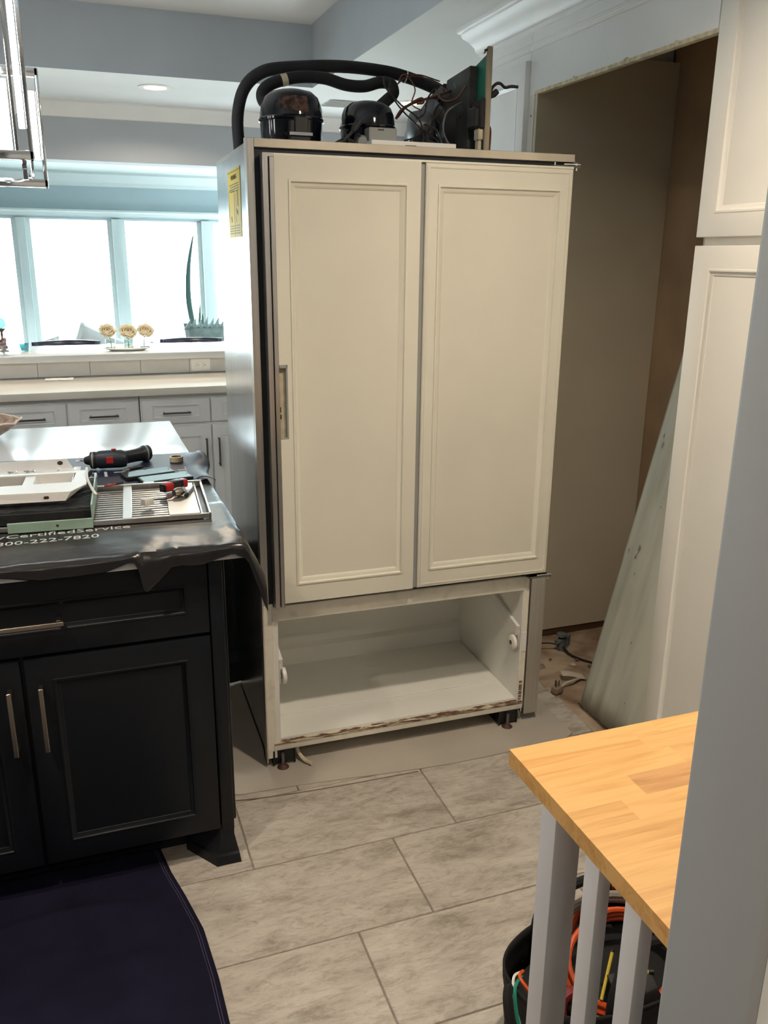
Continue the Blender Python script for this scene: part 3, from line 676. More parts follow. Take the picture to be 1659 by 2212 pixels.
wp = thing('white_drip_pan', 'white plastic pan with open recesses resting on the black foam housing', 'tray', (0.0, 2.24, TOPZ + 0.066), math.radians(-3.5))
obj('rim', MB().prism([(-0.40, 0.02), (-0.05, 0.0), (-0.012, 0.075), (-0.02, 0.23), (-0.40, 0.23), (-0.40, 0.205), (-0.045, 0.205), (-0.05, 0.10), (-0.40, 0.09)], 'z', 0.014, 0.018), WHITEM, wp, smooth=False)
obj('front_skirt', MB().add([(-0.40, 0.02, 0.016), (-0.05, 0.0, 0.016), (-0.062, -0.004, -0.004), (-0.40, 0.012, -0.006), (-0.012, 0.075, 0.018)], [(0, 3, 2, 1), (1, 2, 4)]), WHITEM, wp, solid=0.002, fixn=False, smooth=False)
obj('basin', MB().box(-0.15, -0.05, 0.09, 0.205, -0.012, -0.010).box(-0.052, -0.05, 0.09, 0.205, -0.012, 0.016).box(-0.40, -0.05, 0.203, 0.205, -0.012, 0.016), WHITEM, wp, smooth=False)
obj('divider', MB().prism([(-0.16, -0.010), (-0.175, 0.016), (-0.15, 0.016), (-0.135, -0.010)], 'y', 0.09, 0.205), WHITEM, wp, smooth=False)
obj('back_wall', MB().box(-0.40, -0.03, 0.228, 0.231, 0.0, 0.018), WHITEM, wp, smooth=False)
obj('end_lip', MB().tube([(-0.016, 0.20, 0.03), (-0.012, 0.12, 0.018), (0.004, 0.06, 0.0), (0.012, 0.05, -0.008)], 0.004, 6), WHITEM, wp)
obj('slot', MB().cyl((-0.11, 0.0008, 0.006), (-0.11, -0.0020, 0.0055), 0.004, n=10).cyl((-0.105, 0.0008, 0.006), (-0.105, -0.0022, 0.0055), 0.004, n=10), DIRT, wp)

br = thing('white_bracket', 'white metal channel bracket holding loose screws on the tool mat', 'bracket', (0.0, 2.695, 0.9512), math.radians(-2))
obj('channel', MB().box(-0.42, -0.045, 0.0, 0.003, 0.0, 0.012).box(-0.42, -0.045, 0.0, 0.085, 0.012, 0.0145), WHITEM, br, smooth=False)
obj('back_flange', MB().add([(-0.42, 0.085, 0.012), (-0.045, 0.085, 0.012), (-0.065, 0.088, 0.046), (-0.42, 0.088, 0.046)], [(0, 1, 2, 3)]), WHITEM, br, solid=0.002, fixn=False, smooth=False)
obj('oval_hole', MB().lathe([(0.0003, 0), (0.0065, 0)], n=16, sx=1.3, caps=False), DIRT, br, (-0.085, 0.0850, 0.034), (PI / 2 - 0.05, 0, 0))
obj('end_clip', MB().box(-0.045, -0.022, 0.03, 0.075, 0.006, 0.022), WHITEP, br, bevel=0.002, seg=1)
obj('wire_tail', MB().tube([(-0.10, 0.03, 0.0165), (-0.09, 0.05, 0.021), (-0.085, 0.045, 0.026), (-0.08, 0.02, 0.0165)], 0.003, 6), WHITEP, br)
SCL = ['small steel screw in the white bracket, farthest from its oval hole', 'small steel screw in the white bracket, third from its oval hole', 'small steel screw in the white bracket, second from its oval hole', 'small steel screw in the white bracket, nearest its oval hole']
for i, x in enumerate((-0.232, -0.210, -0.176, -0.155)):
    s = thing('screw', SCL[i], 'screw', (x, 2.752, 0.9680), 0.5 + i * 0.9, 'loose screws in the white bracket')
    obj('head', MB().cyl((0, 0, 0.002), (0.004, 0, 0.004), 0.0065, 0.005, 12), CHROME, s)
    obj('shank', MB().cyl((0.004, 0, 0.004), (0.018, 0, 0.003), 0.0028, 0.001, 8), NICKEL, s)

def phone(loc, rz, label):
    p = thing('smartphone', label, 'phone', loc, rz, 'phones on the tool mat')
    pl = [(0.075 * sx - 0.010 * sx * (1 - math.cos(a)) , 0) for sx in (1,) for a in (0,)]
    def rr(w, h, r, n=5):
        out = []
        for cx, cy, a0 in ((w - r, h - r, 0), (-w + r, h - r, PI / 2), (-w + r, -h + r, PI), (w - r, -h + r, 1.5 * PI)):
            out += [(cx + r * math.cos(a0 + PI / 2 * i / n), cy + r * math.sin(a0 + PI / 2 * i / n)) for i in range(n + 1)]
        return out
    obj('case', MB().prism(rr(0.078, 0.0385, 0.010), 'z', 0, 0.0105), BLACKP, p, bevel=0.0015, seg=1)
    obj('screen', MB().prism(rr(0.073, 0.0335, 0.007), 'z', 0.0105, 0.0112), SCREEN, p)
    obj('speaker_slot', MB().box(0.066, 0.068, -0.006, 0.006, 0.0112, 0.0115), INK, p)
phone((0.176, 2.680, 0.9512), math.radians(14), 'dark smartphone lying by the black driver bit')
phone((0.222, 2.600, 0.9512), math.radians(12), 'dark smartphone lying by the red work light')

dr = thing('cordless_drill', 'black cordless drill with red accents lying on the navy mat', 'drill', (0.062, 2.81, 0.9512), math.radians(-8))
dr.scale = (0.78, 0.88, 0.95)
obj('body', MB().rev([(-0.045, 0, 0.031), (-0.03, 0, 0.031), (0.02, 0, 0.032), (0.055, 0, 0.032), (0.075, 0, 0.031), (0.08, 0, 0.031)], [0.027, 0.031, 0.031, 0.031, 0.026, 0.012], 20), mat('drill_shell', (0.015, 0.02, 0.03), 0.45), dr)
obj('clutch_ring', MB().rev([(-0.07, 0, 0.03), (-0.066, 0, 0.03), (-0.048, 0, 0.03), (-0.044, 0, 0.03)], [0.024, 0.029, 0.030, 0.027], 20), BLACKP, dr)
obj('ring_marks', MB().rev([(-0.060, 0, 0.03), (-0.055, 0, 0.03)], 0.0297, 20, False), GREYP, dr)
obj('chuck', MB().rev([(-0.093, 0, 0.03), (-0.088, 0, 0.03), (-0.070, 0, 0.03)], [0.009, 0.013, 0.018], 16), BLACKP, dr)
obj('bit', MB().cyl((-0.125, 0, 0.030), (-0.108, 0, 0.030), 0.0055, n=6).cyl((-0.108, 0, 0.030), (-0.090, 0, 0.030), 0.0035, n=8), CHROME, dr)
gp = obj('grip', MB().rev([(0.045, 0.02, 0.030), (0.075, 0.045, 0.028), (0.11, 0.075, 0.027), (0.13, 0.092, 0.027)], [0.026, 0.023, 0.023, 0.026], 18), BLACKP, dr)
obj('battery', MB().rev([(0.128, 0.09, 0.027), (0.133, 0.094, 0.027), (0.155, 0.112, 0.027), (0.160, 0.116, 0.027)], [0.024, 0.028, 0.028, 0.024], 18), mat('drill_shell', (0.015, 0.02, 0.03), 0.45), dr)
obj('battery_band', MB().rev([(0.139, 0.099, 0.027), (0.145, 0.104, 0.027)], 0.0287, 18, False), GREYP, dr)
obj('side_badge', MB().obox((0.012, -0.0305, 0.034), (0.014, 0, 0), (0, 0.0012, 0), (0, 0, 0.011)), RED, dr, bevel=0.001, seg=1, label='red badge on the drill side')
obj('direction_switch', MB().box(0.018, 0.036, -0.004, 0.012, 0.062, 0.068), RED, dr, bevel=0.001, seg=1)

t = thing('driver_bit', 'small black driver bit holder lying behind the phones', 'tool', (0.135, 2.755, 0.9515), 0.35)
obj('shank', MB().rev([(-0.035, 0, 0.004), (-0.012, 0, 0.005)], [0.002, 0.004], 8), DNICK, t)
obj('sleeve', MB().rev([(-0.012, 0, 0.006), (0.01, 0, 0.007), (0.034, 0, 0.006)], [0.006, 0.007, 0.004], 10), BLACKP, t)
tr = thing('tape_roll', 'small cream roll of tape on the navy mat corner', 'tape', (0.283, 2.845, 0.9512))
obj('roll', MB().lathe([(0.017, 0.0), (0.022, 0.0), (0.022, 0.016), (0.017, 0.016), (0.017, 0.0)], n=28, caps=False), mat('tape_cream', (0.66, 0.60, 0.36), 0.5), tr)
obj('core', MB().lathe([(0.0155, 0.0), (0.0172, 0.0), (0.0172, 0.0162), (0.0155, 0.0162), (0.0155, 0.0)], n=28, caps=False), CARDB, tr)
rl = thing('work_light', 'red and black folding work light resting on the grille', 'light', (0.226, 2.42, TOPZ + 0.0185), math.radians(35))
obj('housing', MB().box(-0.035, 0.048, -0.013, 0.013, 0.001, 0.026), RED, rl, bevel=0.006, seg=3)
obj('grip_band', MB().box(-0.008, 0.030, -0.0145, 0.0145, 0.002, 0.0275), BLACKP, rl, bevel=0.004, seg=2)
fc = obj('lens_face', MB().box(-0.0405, -0.034, -0.012, 0.012, 0.002, 0.025), BLACKP, rl, bevel=0.003, seg=2)
obj('lens_ring', MB().cyl((-0.0425, 0, 0.013), (-0.039, 0, 0.013), 0.006, n=16), DNICK, fc)
fi = thing('valve_fitting', 'ribbed steel valve fitting beside the work light', 'fitting', (0.232, 2.352, TOPZ + 0.0175), 0.6)
obj('barrel', MB().rev([(-0.014, 0, 0.013), (0.0, 0, 0.013), (0.012, 0, 0.013)], [0.009, 0.013, 0.012], 12), NICKEL, fi)
obj('nut', MB().cyl((0.010, 0, 0.013), (0.022, 0, 0.013), 0.011, n=6), CHROME, fi)
obj('lead', MB().tube([(-0.012, 0, 0.010), (-0.035, -0.006, 0.004), (-0.06, 0.012, 0.003), (-0.085, 0.02, 0.003)], 0.0022, 6), WIREBK, fi)
pn = thing('marker_pen', 'silver and black marker pen lying on the grille end plate', 'pen', (0.272, 2.395, TOPZ + 0.0175), math.radians(70))
obj('barrel', MB().rev([(-0.05, 0, 0.005), (0.03, 0, 0.005)], 0.0048, 12), ALU, pn)
obj('cap', MB().rev([(-0.062, 0, 0.005), (-0.058, 0, 0.005), (-0.045, 0, 0.005)], [0.003, 0.0052, 0.0052], 12), BLACKP, pn)
cn = thing('wire_connector', 'white plastic wire connector block on the grille slats', 'connector', (0.145, 2.297, TOPZ + 0.0155), 0.5)
obj('block', MB().box(-0.013, 0.013, -0.008, 0.008, 0.0, 0.014), WHITEP, cn, bevel=0.001, seg=1)
for i in range(4):
    obj('rib', MB().box(-0.015 + i * 0.008, -0.011 + i * 0.008, -0.011, 0.011, 0.002, 0.019), WHITEP, cn, bevel=0.0008, seg=1)
lw_ = thing('test_lead', 'short red and black test lead at the grille back edge', 'wire', (0.068, 2.515, TOPZ + 0.020), 0.45)
obj('red_sleeve', MB().rev([(-0.03, 0, 0.004), (0.005, 0, 0.004)], 0.0032, 8), RED, lw_)
obj('black_sleeve', MB().rev([(0.005, 0, 0.004), (0.028, 0, 0.004)], 0.0036, 8), BLACKP, lw_)
# shell-edged bowl
bw = thing('shell_bowl', 'ruffled brown shell-edged bowl on the white island top', 'bowl', (-0.385, 3.50, IZ))
def bowl(u, v):
    a = 2 * PI * u; r = 0.04 + 0.115 * v ** 0.8; ruf = 1 + 0.05 * v * math.sin(a * 9)
    return (r * ruf * math.cos(a), r * ruf * 0.9 * math.sin(a), 0.002 + 0.062 * v ** 1.5 + 0.004 * v * math.sin(a * 14))
obj('shell', MB().grid(72, 10, bowl), WICKER, bw, solid=0.003, fixn=False)
obj('base', MB().lathe([(0.0005, 0.0), (0.045, 0.0), (0.042, 0.004)], n=24, caps=False), WICKER, bw)
obj('rim_beads', MB().tube([(bowl(i / 36, 1.0)[0], bowl(i / 36, 1.0)[1], bowl(i / 36, 1.0)[2]) for i in range(36)], 0.0035, 6, 2, True), mat('bead_pale', (0.60, 0.50, 0.42), 0.5), bw)

# ================================================================== REFRIGERATOR
fr = thing('refrigerator', 'tall built-in refrigerator with cream panel doors and an empty open freezer bay', 'refrigerator', (0.476, 2.40, 0), math.radians(-1))
FW, FD, FT = 0.918, 0.575, 1.915
obj('side_panel', MB().box(-0.004, 0.0, 0.004, FD, 0.045, FT - 0.02), STEEL, fr, smooth=False, label='shiny brushed steel left side panel')
obj('side_panel', MB().box(FW, FW + 0.004, 0.004, FD, 0.045, FT - 0.02), STEEL, fr, smooth=False)
obj('back_panel', MB().box(0.0, FW, FD - 0.02, FD, 0.06, FT - 0.02), GREYP, fr, smooth=False)
obj('top_deck', MB().box(-0.004, FW + 0.06, 0.0, FD, FT - 0.02, FT - 0.008), GREYP, fr, smooth=False)
obj('upper_case', MB().box(0.0, FW, 0.03, FD - 0.02, 0.60, FT - 0.02), GASKET, fr, smooth=False)
obj('edge_trim', MB().box(-0.006, 0.0135, -0.004, 0.02, 0.58, FT), ALU, fr, bevel=0.001, seg=1, label='grey metal frame strip on the left front edge')
obj('edge_trim', MB().box(-0.006, 0.026, -0.002, 0.02, 0.035, 0.58), JAMB, fr, bevel=0.001, seg=1)
obj('corner_angle', MB().box(-0.008, -0.004, -0.004, 0.03, 0.02, FT + 0.002), ALU, fr)
obj('top_trim', MB().box(0.0135, 0.982, -0.004, 0.03, FT - 0.022, FT), FRAME, fr, bevel=0.001, seg=1, label='champagne frame bar along the top')
obj('gasket', MB().box(0.0135, 0.985, 0.006, 0.03, 0.56, FT - 0.022), GASKET, fr)
# freezer bay
ln = obj('freezer_liner', MB().box(0.026, 0.040, 0.0, FD - 0.02, 0.09, 0.545).box(0.900, 0.916, 0.0, FD - 0.02, 0.09, 0.545)
         .box(0.04, 0.900, FD - 0.04, FD - 0.02, 0.10, 0.545).box(0.04, 0.900, 0.03, FD - 0.02, 0.535, 0.56).box(0.026, 0.916, 0.012, FD - 0.02, 0.072, 0.098), LINER, fr, smooth=False)
obj('floor_step', MB().box(0.04, 0.895, 0.15, FD - 0.04, 0.098, 0.104), LINER, ln, bevel=0.002)
obj('back_ledge', MB().prism([(FD - 0.04, 0.10), (FD - 0.075, 0.10), (FD - 0.065, 0.165), (FD - 0.04, 0.175)], 'x', 0.04, 0.90), LINER, ln)
obj('bay_rail', MB().box(0.022, 0.918, -0.004, 0.03, 0.522, 0.572), JAMB, fr, bevel=0.002, label='stained cream rail above the freezer bay')
obj('bay_jamb', MB().box(0.902, 0.922, -0.003, 0.02, 0.066, 0.525), JAMB, fr, bevel=0.001, seg=1)
obj('bottom_lip', MB().box(0.016, 0.920, -0.004, 0.016, 0.062, 0.092), JAMB, fr, bevel=0.002)
obj('rust_edge', MB().grid(120, 3, lambda u, v: (0.018 + 0.90 * u, -0.006 + 0.024 * max(0, v - 0.45), 0.0835 + 0.011 * min(1, v * 2) + 0.0015 * noise.noise(Vector((u * 60, v * 3, 0))))), RUST, fr, fixn=False, label='rusted flaking front lip')
obj('rust_corner', MB().grid(4, 14, lambda u, v: (0.902 + 0.012 * u, -0.0046 - 0.001 * noise.noise(Vector((u * 9, v * 20, 0))), 0.085 + 0.09 * v)), RUST, fr, fixn=False)
# right flange
obj('side_flange', MB().prism([(0.930, 0.0), (0.985, 0.0), (0.985, 0.045), (0.981, 0.045), (0.981, 0.006), (0.948, 0.006), (0.945, 0.014), (0.930, 0.014)], 'z', 0.035, 0.56), ALU, fr, label='bare aluminium side flange')
# drawer rollers
for s, x in ((1, 0.898), (-1, 0.042)):
    b = obj('roller_bracket', MB().box(*(sorted((x, x - s * 0.003)) + [0.004, 0.05] + [0.30, 0.385])), WHITEM, fr, bevel=0.001, seg=1)
    obj('wheel', MB().rev([(x - s * 0.010, 0.022, 0.318), (x - s * 0.012, 0.022, 0.318), (x - s * 0.022, 0.022, 0.318), (x - s * 0.024, 0.022, 0.318)], [0.024, 0.027, 0.027, 0.024], 20), WHITEP, b)
    obj('hub', MB().cyl((x - s * 0.003, 0.022, 0.318), (x - s * 0.0255, 0.022, 0.318), 0.008, n=12), NICKEL, b)
    obj('rail', MB().obox((x - s * 0.006, 0.27, 0.43), (0.006, 0, 0), (0, 0.26, 0.065), (0, -0.004, 0.019)), WHITEM, b)
    obj('bolt', MB().cyl((x - s * 0.002, 0.036, 0.372), (x - s * 0.005, 0.036, 0.372), 0.004, n=8).cyl((x - s * 0.002, 0.012, 0.372), (x - s * 0.005, 0.012, 0.372), 0.004, n=8).cyl((x - s * 0.002, 0.014, 0.305), (x - s * 0.005, 0.014, 0.305), 0.004, n=8), DNICK, b)
obj('front_bracket', MB().box(0.902, 0.921, -0.006, -0.003, 0.29, 0.365), WHITEM, fr, bevel=0.001, seg=1)
# feet
for x in (0.012, 0.83):
    f_ = obj('base_bracket', MB().box(x, x + 0.075, 0.0, 0.14, 0.012, 0.062).box(x, x + 0.006, -0.006, 0.16, 0.008, 0.062).box(x + 0.069, x + 0.075, -0.004, 0.16, 0.008, 0.062), BLACKP, fr, bevel=0.002, seg=1)
    obj('bolt', MB().cyl((x + 0.03, -0.012, 0.012), (x + 0.03, -0.012, 0.055), 0.006, n=10), DNICK, f_)
    obj('levelling_foot', MB().lathe([(0.018, 0.001), (0.020, 0.004), (0.012, 0.012), (0.008, 0.016)], (x + 0.03, -0.012, 0), 16), mat('foot_brown', (0.07, 0.03, 0.02), 0.6), f_)
obj('roller', MB().cyl((0.02, 0.50, 0.024), (0.05, 0.50, 0.024), 0.023, n=16), BLACKP, fr)
obj('roller', MB().cyl((0.85, 0.50, 0.024), (0.88, 0.50, 0.024), 0.023, n=16), BLACKP, fr)
obj('bottom_rail', MB().box(0.0, 0.006, 0.02, FD, 0.030, 0.062).box(FW - 0.006, FW, 0.02, FD, 0.030, 0.062), GREYP, fr)
obj('drain_tube', MB().tube([(0.095, 0.03, 0.06), (0.10, 0.02, 0.03), (0.115, -0.01, 0.014), (0.135, -0.035, 0.010)], 0.007, 8), CREAMP, fr)

# door (refrigerator compartment): one leaf carrying two framed panels
DZ0, DZ1, DY = 0.594, 1.871, -0.040
door = obj('door', MB().box(0.030, 0.962, DY + 0.018, 0.004, DZ0, DZ1), WHITEM, fr, smooth=False)
obj('edge_channel', MB().box(0.0275, 0.042, DY - 0.002, -0.002, DZ0 - 0.012, DZ1 + 0.006).box(0.0455, 0.0575, DY - 0.002, DY + 0.02, DZ0 - 0.012, DZ1 - 0.004).box(0.0275, 0.0575, DY - 0.0015, DY + 0.02, DZ1 - 0.004, DZ1 + 0.006), ALU, door, bevel=0.0008, seg=1, label='brushed metal channel along the opening edge')
obj('groove', MB().box(0.041, 0.047, DY + 0.006, DY + 0.02, DZ0 - 0.01, DZ1 - 0.004), GASKET, door)
def fridge_panel(x0, x1, recess):
    fx, fz, mwid = 0.040, 0.060, 0.020
    if recess:
        b = MB().box(x0, x1, DY, DY + 0.018, DZ0, DZ0 + fz).box(x0, x1, DY, DY + 0.018, DZ1 - fz, DZ1).box(x1 - fx, x1, DY, DY + 0.018, DZ0 + fz, DZ1 - fz)
        zr0, zr1 = 1.108, 1.322
        b.box(x0, x0 + fx, DY, DY + 0.018, DZ0 + fz, zr0).box(x0, x0 + fx, DY, DY + 0.018, zr1, DZ1 - fz).box(x0 + 0.024, x0 + fx, DY, DY + 0.018, zr0, zr1)
        p = obj('door_panel', b, PANELC, fr, smooth=False, label='cream framed panel with the pull recess')
        obj('pull_backing', MB().box(x0, x0 + 0.024, DY + 0.012, DY + 0.018, zr0, zr1), CREAMP, p)
        obj('pull_liner', MB().box(x0 + 0.0185, x0 + 0.0242, DY - 0.0012, DY + 0.014, zr0, zr1).box(x0, x0 + 0.0242, DY - 0.0012, DY + 0.014, zr1 - 0.010, zr1).box(x0, x0 + 0.0242, DY - 0.0012, DY + 0.014, zr0, zr0 + 0.004), GREYP, p, bevel=0.0012, seg=1)
        obj('scuff', MB().box(x0 + 0.001, x0 + 0.005, DY + 0.0112, DY + 0.0121, 1.185, 1.200).box(x0 + 0.001, x0 + 0.006, DY + 0.0112, DY + 0.0121, 1.165, 1.178), DIRT, p)
    else:
        p = obj('door_panel', MB().rings(x0, x1, DZ0, DZ1, [(0, 0, DY + 0.018), (0, 0, DY + 0.003), (0.003, 0.003, DY), (fx, fz, DY), (fx, fz, DY + 0.012)], cap=False, back=True), PANELC, fr, label='cream framed panel on the hinge side')
    # thin outer bead, moulding, field
    obj('outer_bead', MB().rings(x0, x1, DZ0, DZ1, [(0.008, 0.008, DY + 0.001), (0.008, 0.008, DY - 0.0012), (0.011, 0.011, DY - 0.0022), (0.014, 0.014, DY - 0.0012), (0.014, 0.014, DY + 0.001)], cap=False), PANELC, p) if not recess else None
    obj('moulding', MB().rings(x0, x1, DZ0, DZ1, [(fx - 0.003, fz - 0.003, DY + 0.001), (fx - 0.002, fz - 0.002, DY - 0.003), (fx + 0.003, fz + 0.003, DY - 0.0035), (fx + 0.006, fz + 0.006, DY + 0.002), (fx + 0.012, fz + 0.012, DY + 0.004), (fx + mwid, fz + mwid, DY + 0.011)], cap=False), PANELC, p)
    obj('center_panel', MB().rings(x0, x1, DZ0, DZ1, [(fx - 0.001, fz - 0.001, DY + 0.0105)], cap=True), PANELC2, p)
fridge_panel(0.0580, 0.4755, True)
fridge_panel(0.4905, 0.9600, False)
obj('middle_strip', MB().box(0.4765, 0.4895, DY + 0.008, DY + 0.018, DZ0, DZ1), GREYP, door)
obj('top_bevel', MB().prism([(DY, DZ1), (DY + 0.018, DZ1), (DY + 0.018, DZ1 + 0.006), (DY + 0.003, DZ1 + 0.006)], 'x', 0.058, 0.960), PANELC, door)
for z, s in ((DZ1 + 0.004, 1), (DZ0 - 0.020, -1)):
    h = obj('hinge', MB().box(0.900, 0.985, DY + 0.006, 0.01, z, z + 0.006), DNICK, fr, bevel=0.001, seg=1)
    obj('hinge_pin', MB().cyl((0.974, DY + 0.014, z - 0.008), (0.974, DY + 0.014, z + 0.014), 0.006, n=12), CHROME, h)
    obj('hinge_arm', MB().box(0.93, 0.985, DY + 0.008, DY + 0.02, z + 0.008, z + 0.011), CHROME, h)

# warning sticker on the steel side
st = obj('warning_sticker', MB().box(-0.0052, -0.0042, 0.125, 0.345, 1.668, 1.858), YELLOW, fr, smooth=False, label='yellow warning sticker with black print')
pr = MB()
def sb(y0, y1, z0, z1): pr.box(-0.0056, -0.0050, y0, y1, z0, z1)
sb(0.128, 0.342, 1.850, 1.8515); sb(0.235, 0.2365, 1.672, 1.802)
for i in range(4): sb(0.150, 0.320 - 0.02 * (i % 2), 1.8145 - 0.0065 * i, 1.8165 - 0.0065 * i)
for i in range(4): sb(0.150, 0.225, 1.700 - 0.007 * i, 1.7015 - 0.007 * i); sb(0.245, 0.325, 1.700 - 0.007 * i, 1.7015 - 0.007 * i)
pr.obox((-0.0053, 0.175, 1.775), (0.0003, 0, 0), (0, 0.004, 0.022), (0, 0.005, 0))
pr.obox((-0.0053, 0.185, 1.738), (0.0003, 0, 0), (0, 0.010, 0.004), (0, 0.002, 0.006))
pr.obox((-0.0053, 0.29, 1.72), (0.0003, 0, 0), (0, 0.003, 0.008), (0, 0.005, 0))
sb(0.205, 0.206, 1.71, 1.79); sb(0.245, 0.33, 1.798, 1.7995); sb(0.33, 0.3315, 1.715, 1.798)
obj('print', pr, INK, st)
text_mesh('heading', 'WARNING', 0.019, INK, st, (-0.0053, 0.235, 1.834), (PI / 2, 0, -PI / 2), 'CENTER', sx=1.1)

# ------------------------------------------------------------------ machinery on top of the refrigerator (local z from deck)
DK = FT - 0.006
def compressor(cx, cy, r, h, lbl, flip):
    prof = [(r * 0.80, 0.0), (r * 0.90, 0.012), (r * 0.965, h * 0.18), (r * 0.99, h * 0.46), (r * 1.03, h * 0.475), (r * 1.035, h * 0.51), (r * 1.0, h * 0.53), (r * 0.985, h * 0.62), (r * 0.95, h * 0.74), (r * 0.86, h * 0.86), (r * 0.68, h * 0.945), (r * 0.40, h * 0.985), (r * 0.02, h)]
    c = obj('compressor', MB().lathe(prof, (0, 0, 0), 40, 1.0, 1.12), BLACKG, fr, (cx, cy, DK), label=lbl)
    for a in (0.6, 2.5, 3.8, 5.6):
        obj('mount_leg', MB().obox((r * 0.95 * math.cos(a), r * 1.0 * math.sin(a), 0.006), (0.018 * math.cos(a), 0.018 * math.sin(a), 0), (-0.012 * math.sin(a), 0.012 * math.cos(a), 0), (0, 0, 0.003)), BLACKP, c)
    return c
c1 = compressor(0.166, 0.215, 0.091, 0.165, 'larger glossy black compressor with a torn label', False)
obj('relay_box', MB().box(-0.030, 0.028, -0.120, -0.080, 0.0, 0.070).box(-0.018, 0.020, -0.126, -0.09, 0.030, 0.078), BLACKP, c1, bevel=0.002, seg=1)
obj('clip_band', MB().box(-0.034, 0.031, -0.1265, -0.1255, 0.030, 0.038).box(-0.0345, -0.0335, -0.1265, -0.09, 0.030, 0.038).box(0.0305, 0.0315, -0.1265, -0.09, 0.030, 0.038), CHROME, c1)
def torn(u, v):
    a = -PI / 2 + (-0.60 + 0.92 * u); z = 0.102 + 0.034 * v + 0.004 * noise.noise(Vector((u * 8, v * 3, 0))) - 0.010 * u * (1 - v)
    h = 0.165; prof = [(0.99, 0.46), (1.035, 0.51), (1.0, 0.53), (0.985, 0.62), (0.95, 0.74), (0.86, 0.86), (0.68, 0.945)]
    t = z / h; rr = 0.091 * lerp_list([(q[1], q[0]) for q in prof], t) + 0.0012
    return (rr * math.cos(a), rr * 1.12 * math.sin(a), z)
obj('torn_label', MB().grid(24, 8, torn), LABELB, c1, fixn=False)
c2 = compressor(0.398, 0.215, 0.081, 0.148, 'smaller glossy black compressor with a grey relay box', True)
obj('relay_box', MB().box(-0.034, 0.050, -0.125, -0.07, 0.010, 0.062), GREYP, c2, bevel=0.002, seg=1, label='grey plastic relay box')
obj('relay_slot', MB().box(-0.008, 0.010, -0.1256, -0.124, 0.054, 0.058), INK, c2)
obj('terminal_knob', MB().rev([(-0.046, -0.095, 0.024), (-0.050, -0.112, 0.024)], [0.020, 0.013], 16), GREYP, c2)
obj('coil_tube', MB().tube([(-0.075, -0.05, 0.06), (-0.088, -0.07, 0.05), (-0.075, -0.09, 0.02), (-0.06, -0.10, 0.045), (-0.045, -0.105, 0.012)], 0.004, 8), WIREBK, c2)
# hoses
def hose(pts, r, m, lbl=None, name='insulated_hose', n=12):
    return obj(name, MB().tube(pts, r, n, 6), m, fr, label=lbl)
HOSE = mat('hose_foam', (0.012, 0.013, 0.016), 0.75, var=0.25, vscale=20, bump=0.3, bscale=90)
h1 = hose([(0.058, 0.47, 1.86), (0.055, 0.465, 1.93), (0.052, 0.46, 2.03), (0.075, 0.455, 2.11), (0.13, 0.45, 2.158), (0.215, 0.45, 2.177), (0.38, 0.45, 2.192), (0.53, 0.45, 2.188), (0.62, 0.445, 2.172), (0.70, 0.43, 2.145), (0.74, 0.41, 2.12)], 0.0185, HOSE, 'long black foam hose arching over both compressors')
h2 = hose([(0.125, 0.30, 2.04), (0.108, 0.335, 2.06), (0.112, 0.345, 2.09), (0.15, 0.35, 2.115), (0.22, 0.35, 2.133), (0.30, 0.35, 2.136), (0.37, 0.35, 2.122), (0.43, 0.35, 2.122), (0.478, 0.345, 2.135), (0.512, 0.335, 2.130), (0.516, 0.32, 2.103), (0.485, 0.29, 2.078), (0.435, 0.255, 2.040)], 0.0175, HOSE, 'shorter black foam hose joining the two compressors')
obj('tape_scrap', MB().rev([(0.168, 0.35, 2.1205), (0.186, 0.35, 2.1255)], 0.0182, 12, False), CREAMP, h2)
obj('zip_tie', MB().rev([(0.598, 0.4465, 2.1765), (0.602, 0.4465, 2.1755)], 0.0195, 14, False), WHITEP, h1)
# condenser shroud plate standing along the depth, sheet, strip
SX = 0.690
sh = obj('condenser_shroud', MB().prism([(0.135, DK), (0.54, DK), (0.54, 2.10), (0.46, 2.125), (0.34, 2.146), (0.335, 2.105), (0.318, 2.100), (0.312, 2.150), (0.135, 2.160)], 'x', SX, SX + 0.026), FOAMPL, fr, bevel=0.002, seg=1, label='sooty black foam shroud plate')
obj('shroud_ring', MB().rev([(SX - 0.002, 0.33, 2.012), (SX - 0.018, 0.33, 2.012), (SX - 0.032, 0.33, 2.012)], [0.108, 0.098, 0.090], 32, False), BLACKP, sh)
obj('shroud_opening', MB().cyl((SX - 0.0015, 0.33, 2.012), (SX - 0.001, 0.33, 2.012), 0.092, n=32), GASKET, sh)
obj('peg', MB().cyl((SX - 0.006, 0.20, 2.03), (SX, 0.20, 2.03), 0.005, n=8), BLACKP, sh)
fn = obj('fan_motor', MB().rev([(SX - 0.115, 0.33, 2.012), (SX - 0.110, 0.33, 2.012), (SX - 0.085, 0.33, 2.012), (SX - 0.060, 0.33, 2.012), (SX - 0.04, 0.33, 2.012)], [0.030, 0.044, 0.050, 0.050, 0.034], 28), GREYFAN, fr, label='dusty grey fan motor')
for k in range(5):
    a = 2 * PI * k / 5
    def blade(u, v, a=a):
        q = a + 0.75 * (v - 0.5); r = 0.032 + 0.056 * u
        return (SX - 0.036 + 0.022 * (v - 0.5), 0.33 + r * math.cos(q), 2.012 + r * math.sin(q))
    obj('fan_blade', MB().grid(5, 5, blade), GREYFAN, fn, solid=0.0015, fixn=False)
obj('motor_bracket', MB().box(SX - 0.090, SX - 0.05, 0.315, 0.345, DK, 2.0).box(SX - 0.10, SX - 0.005, 0.30, 0.36, DK, DK + 0.004), BLACKP, fn)
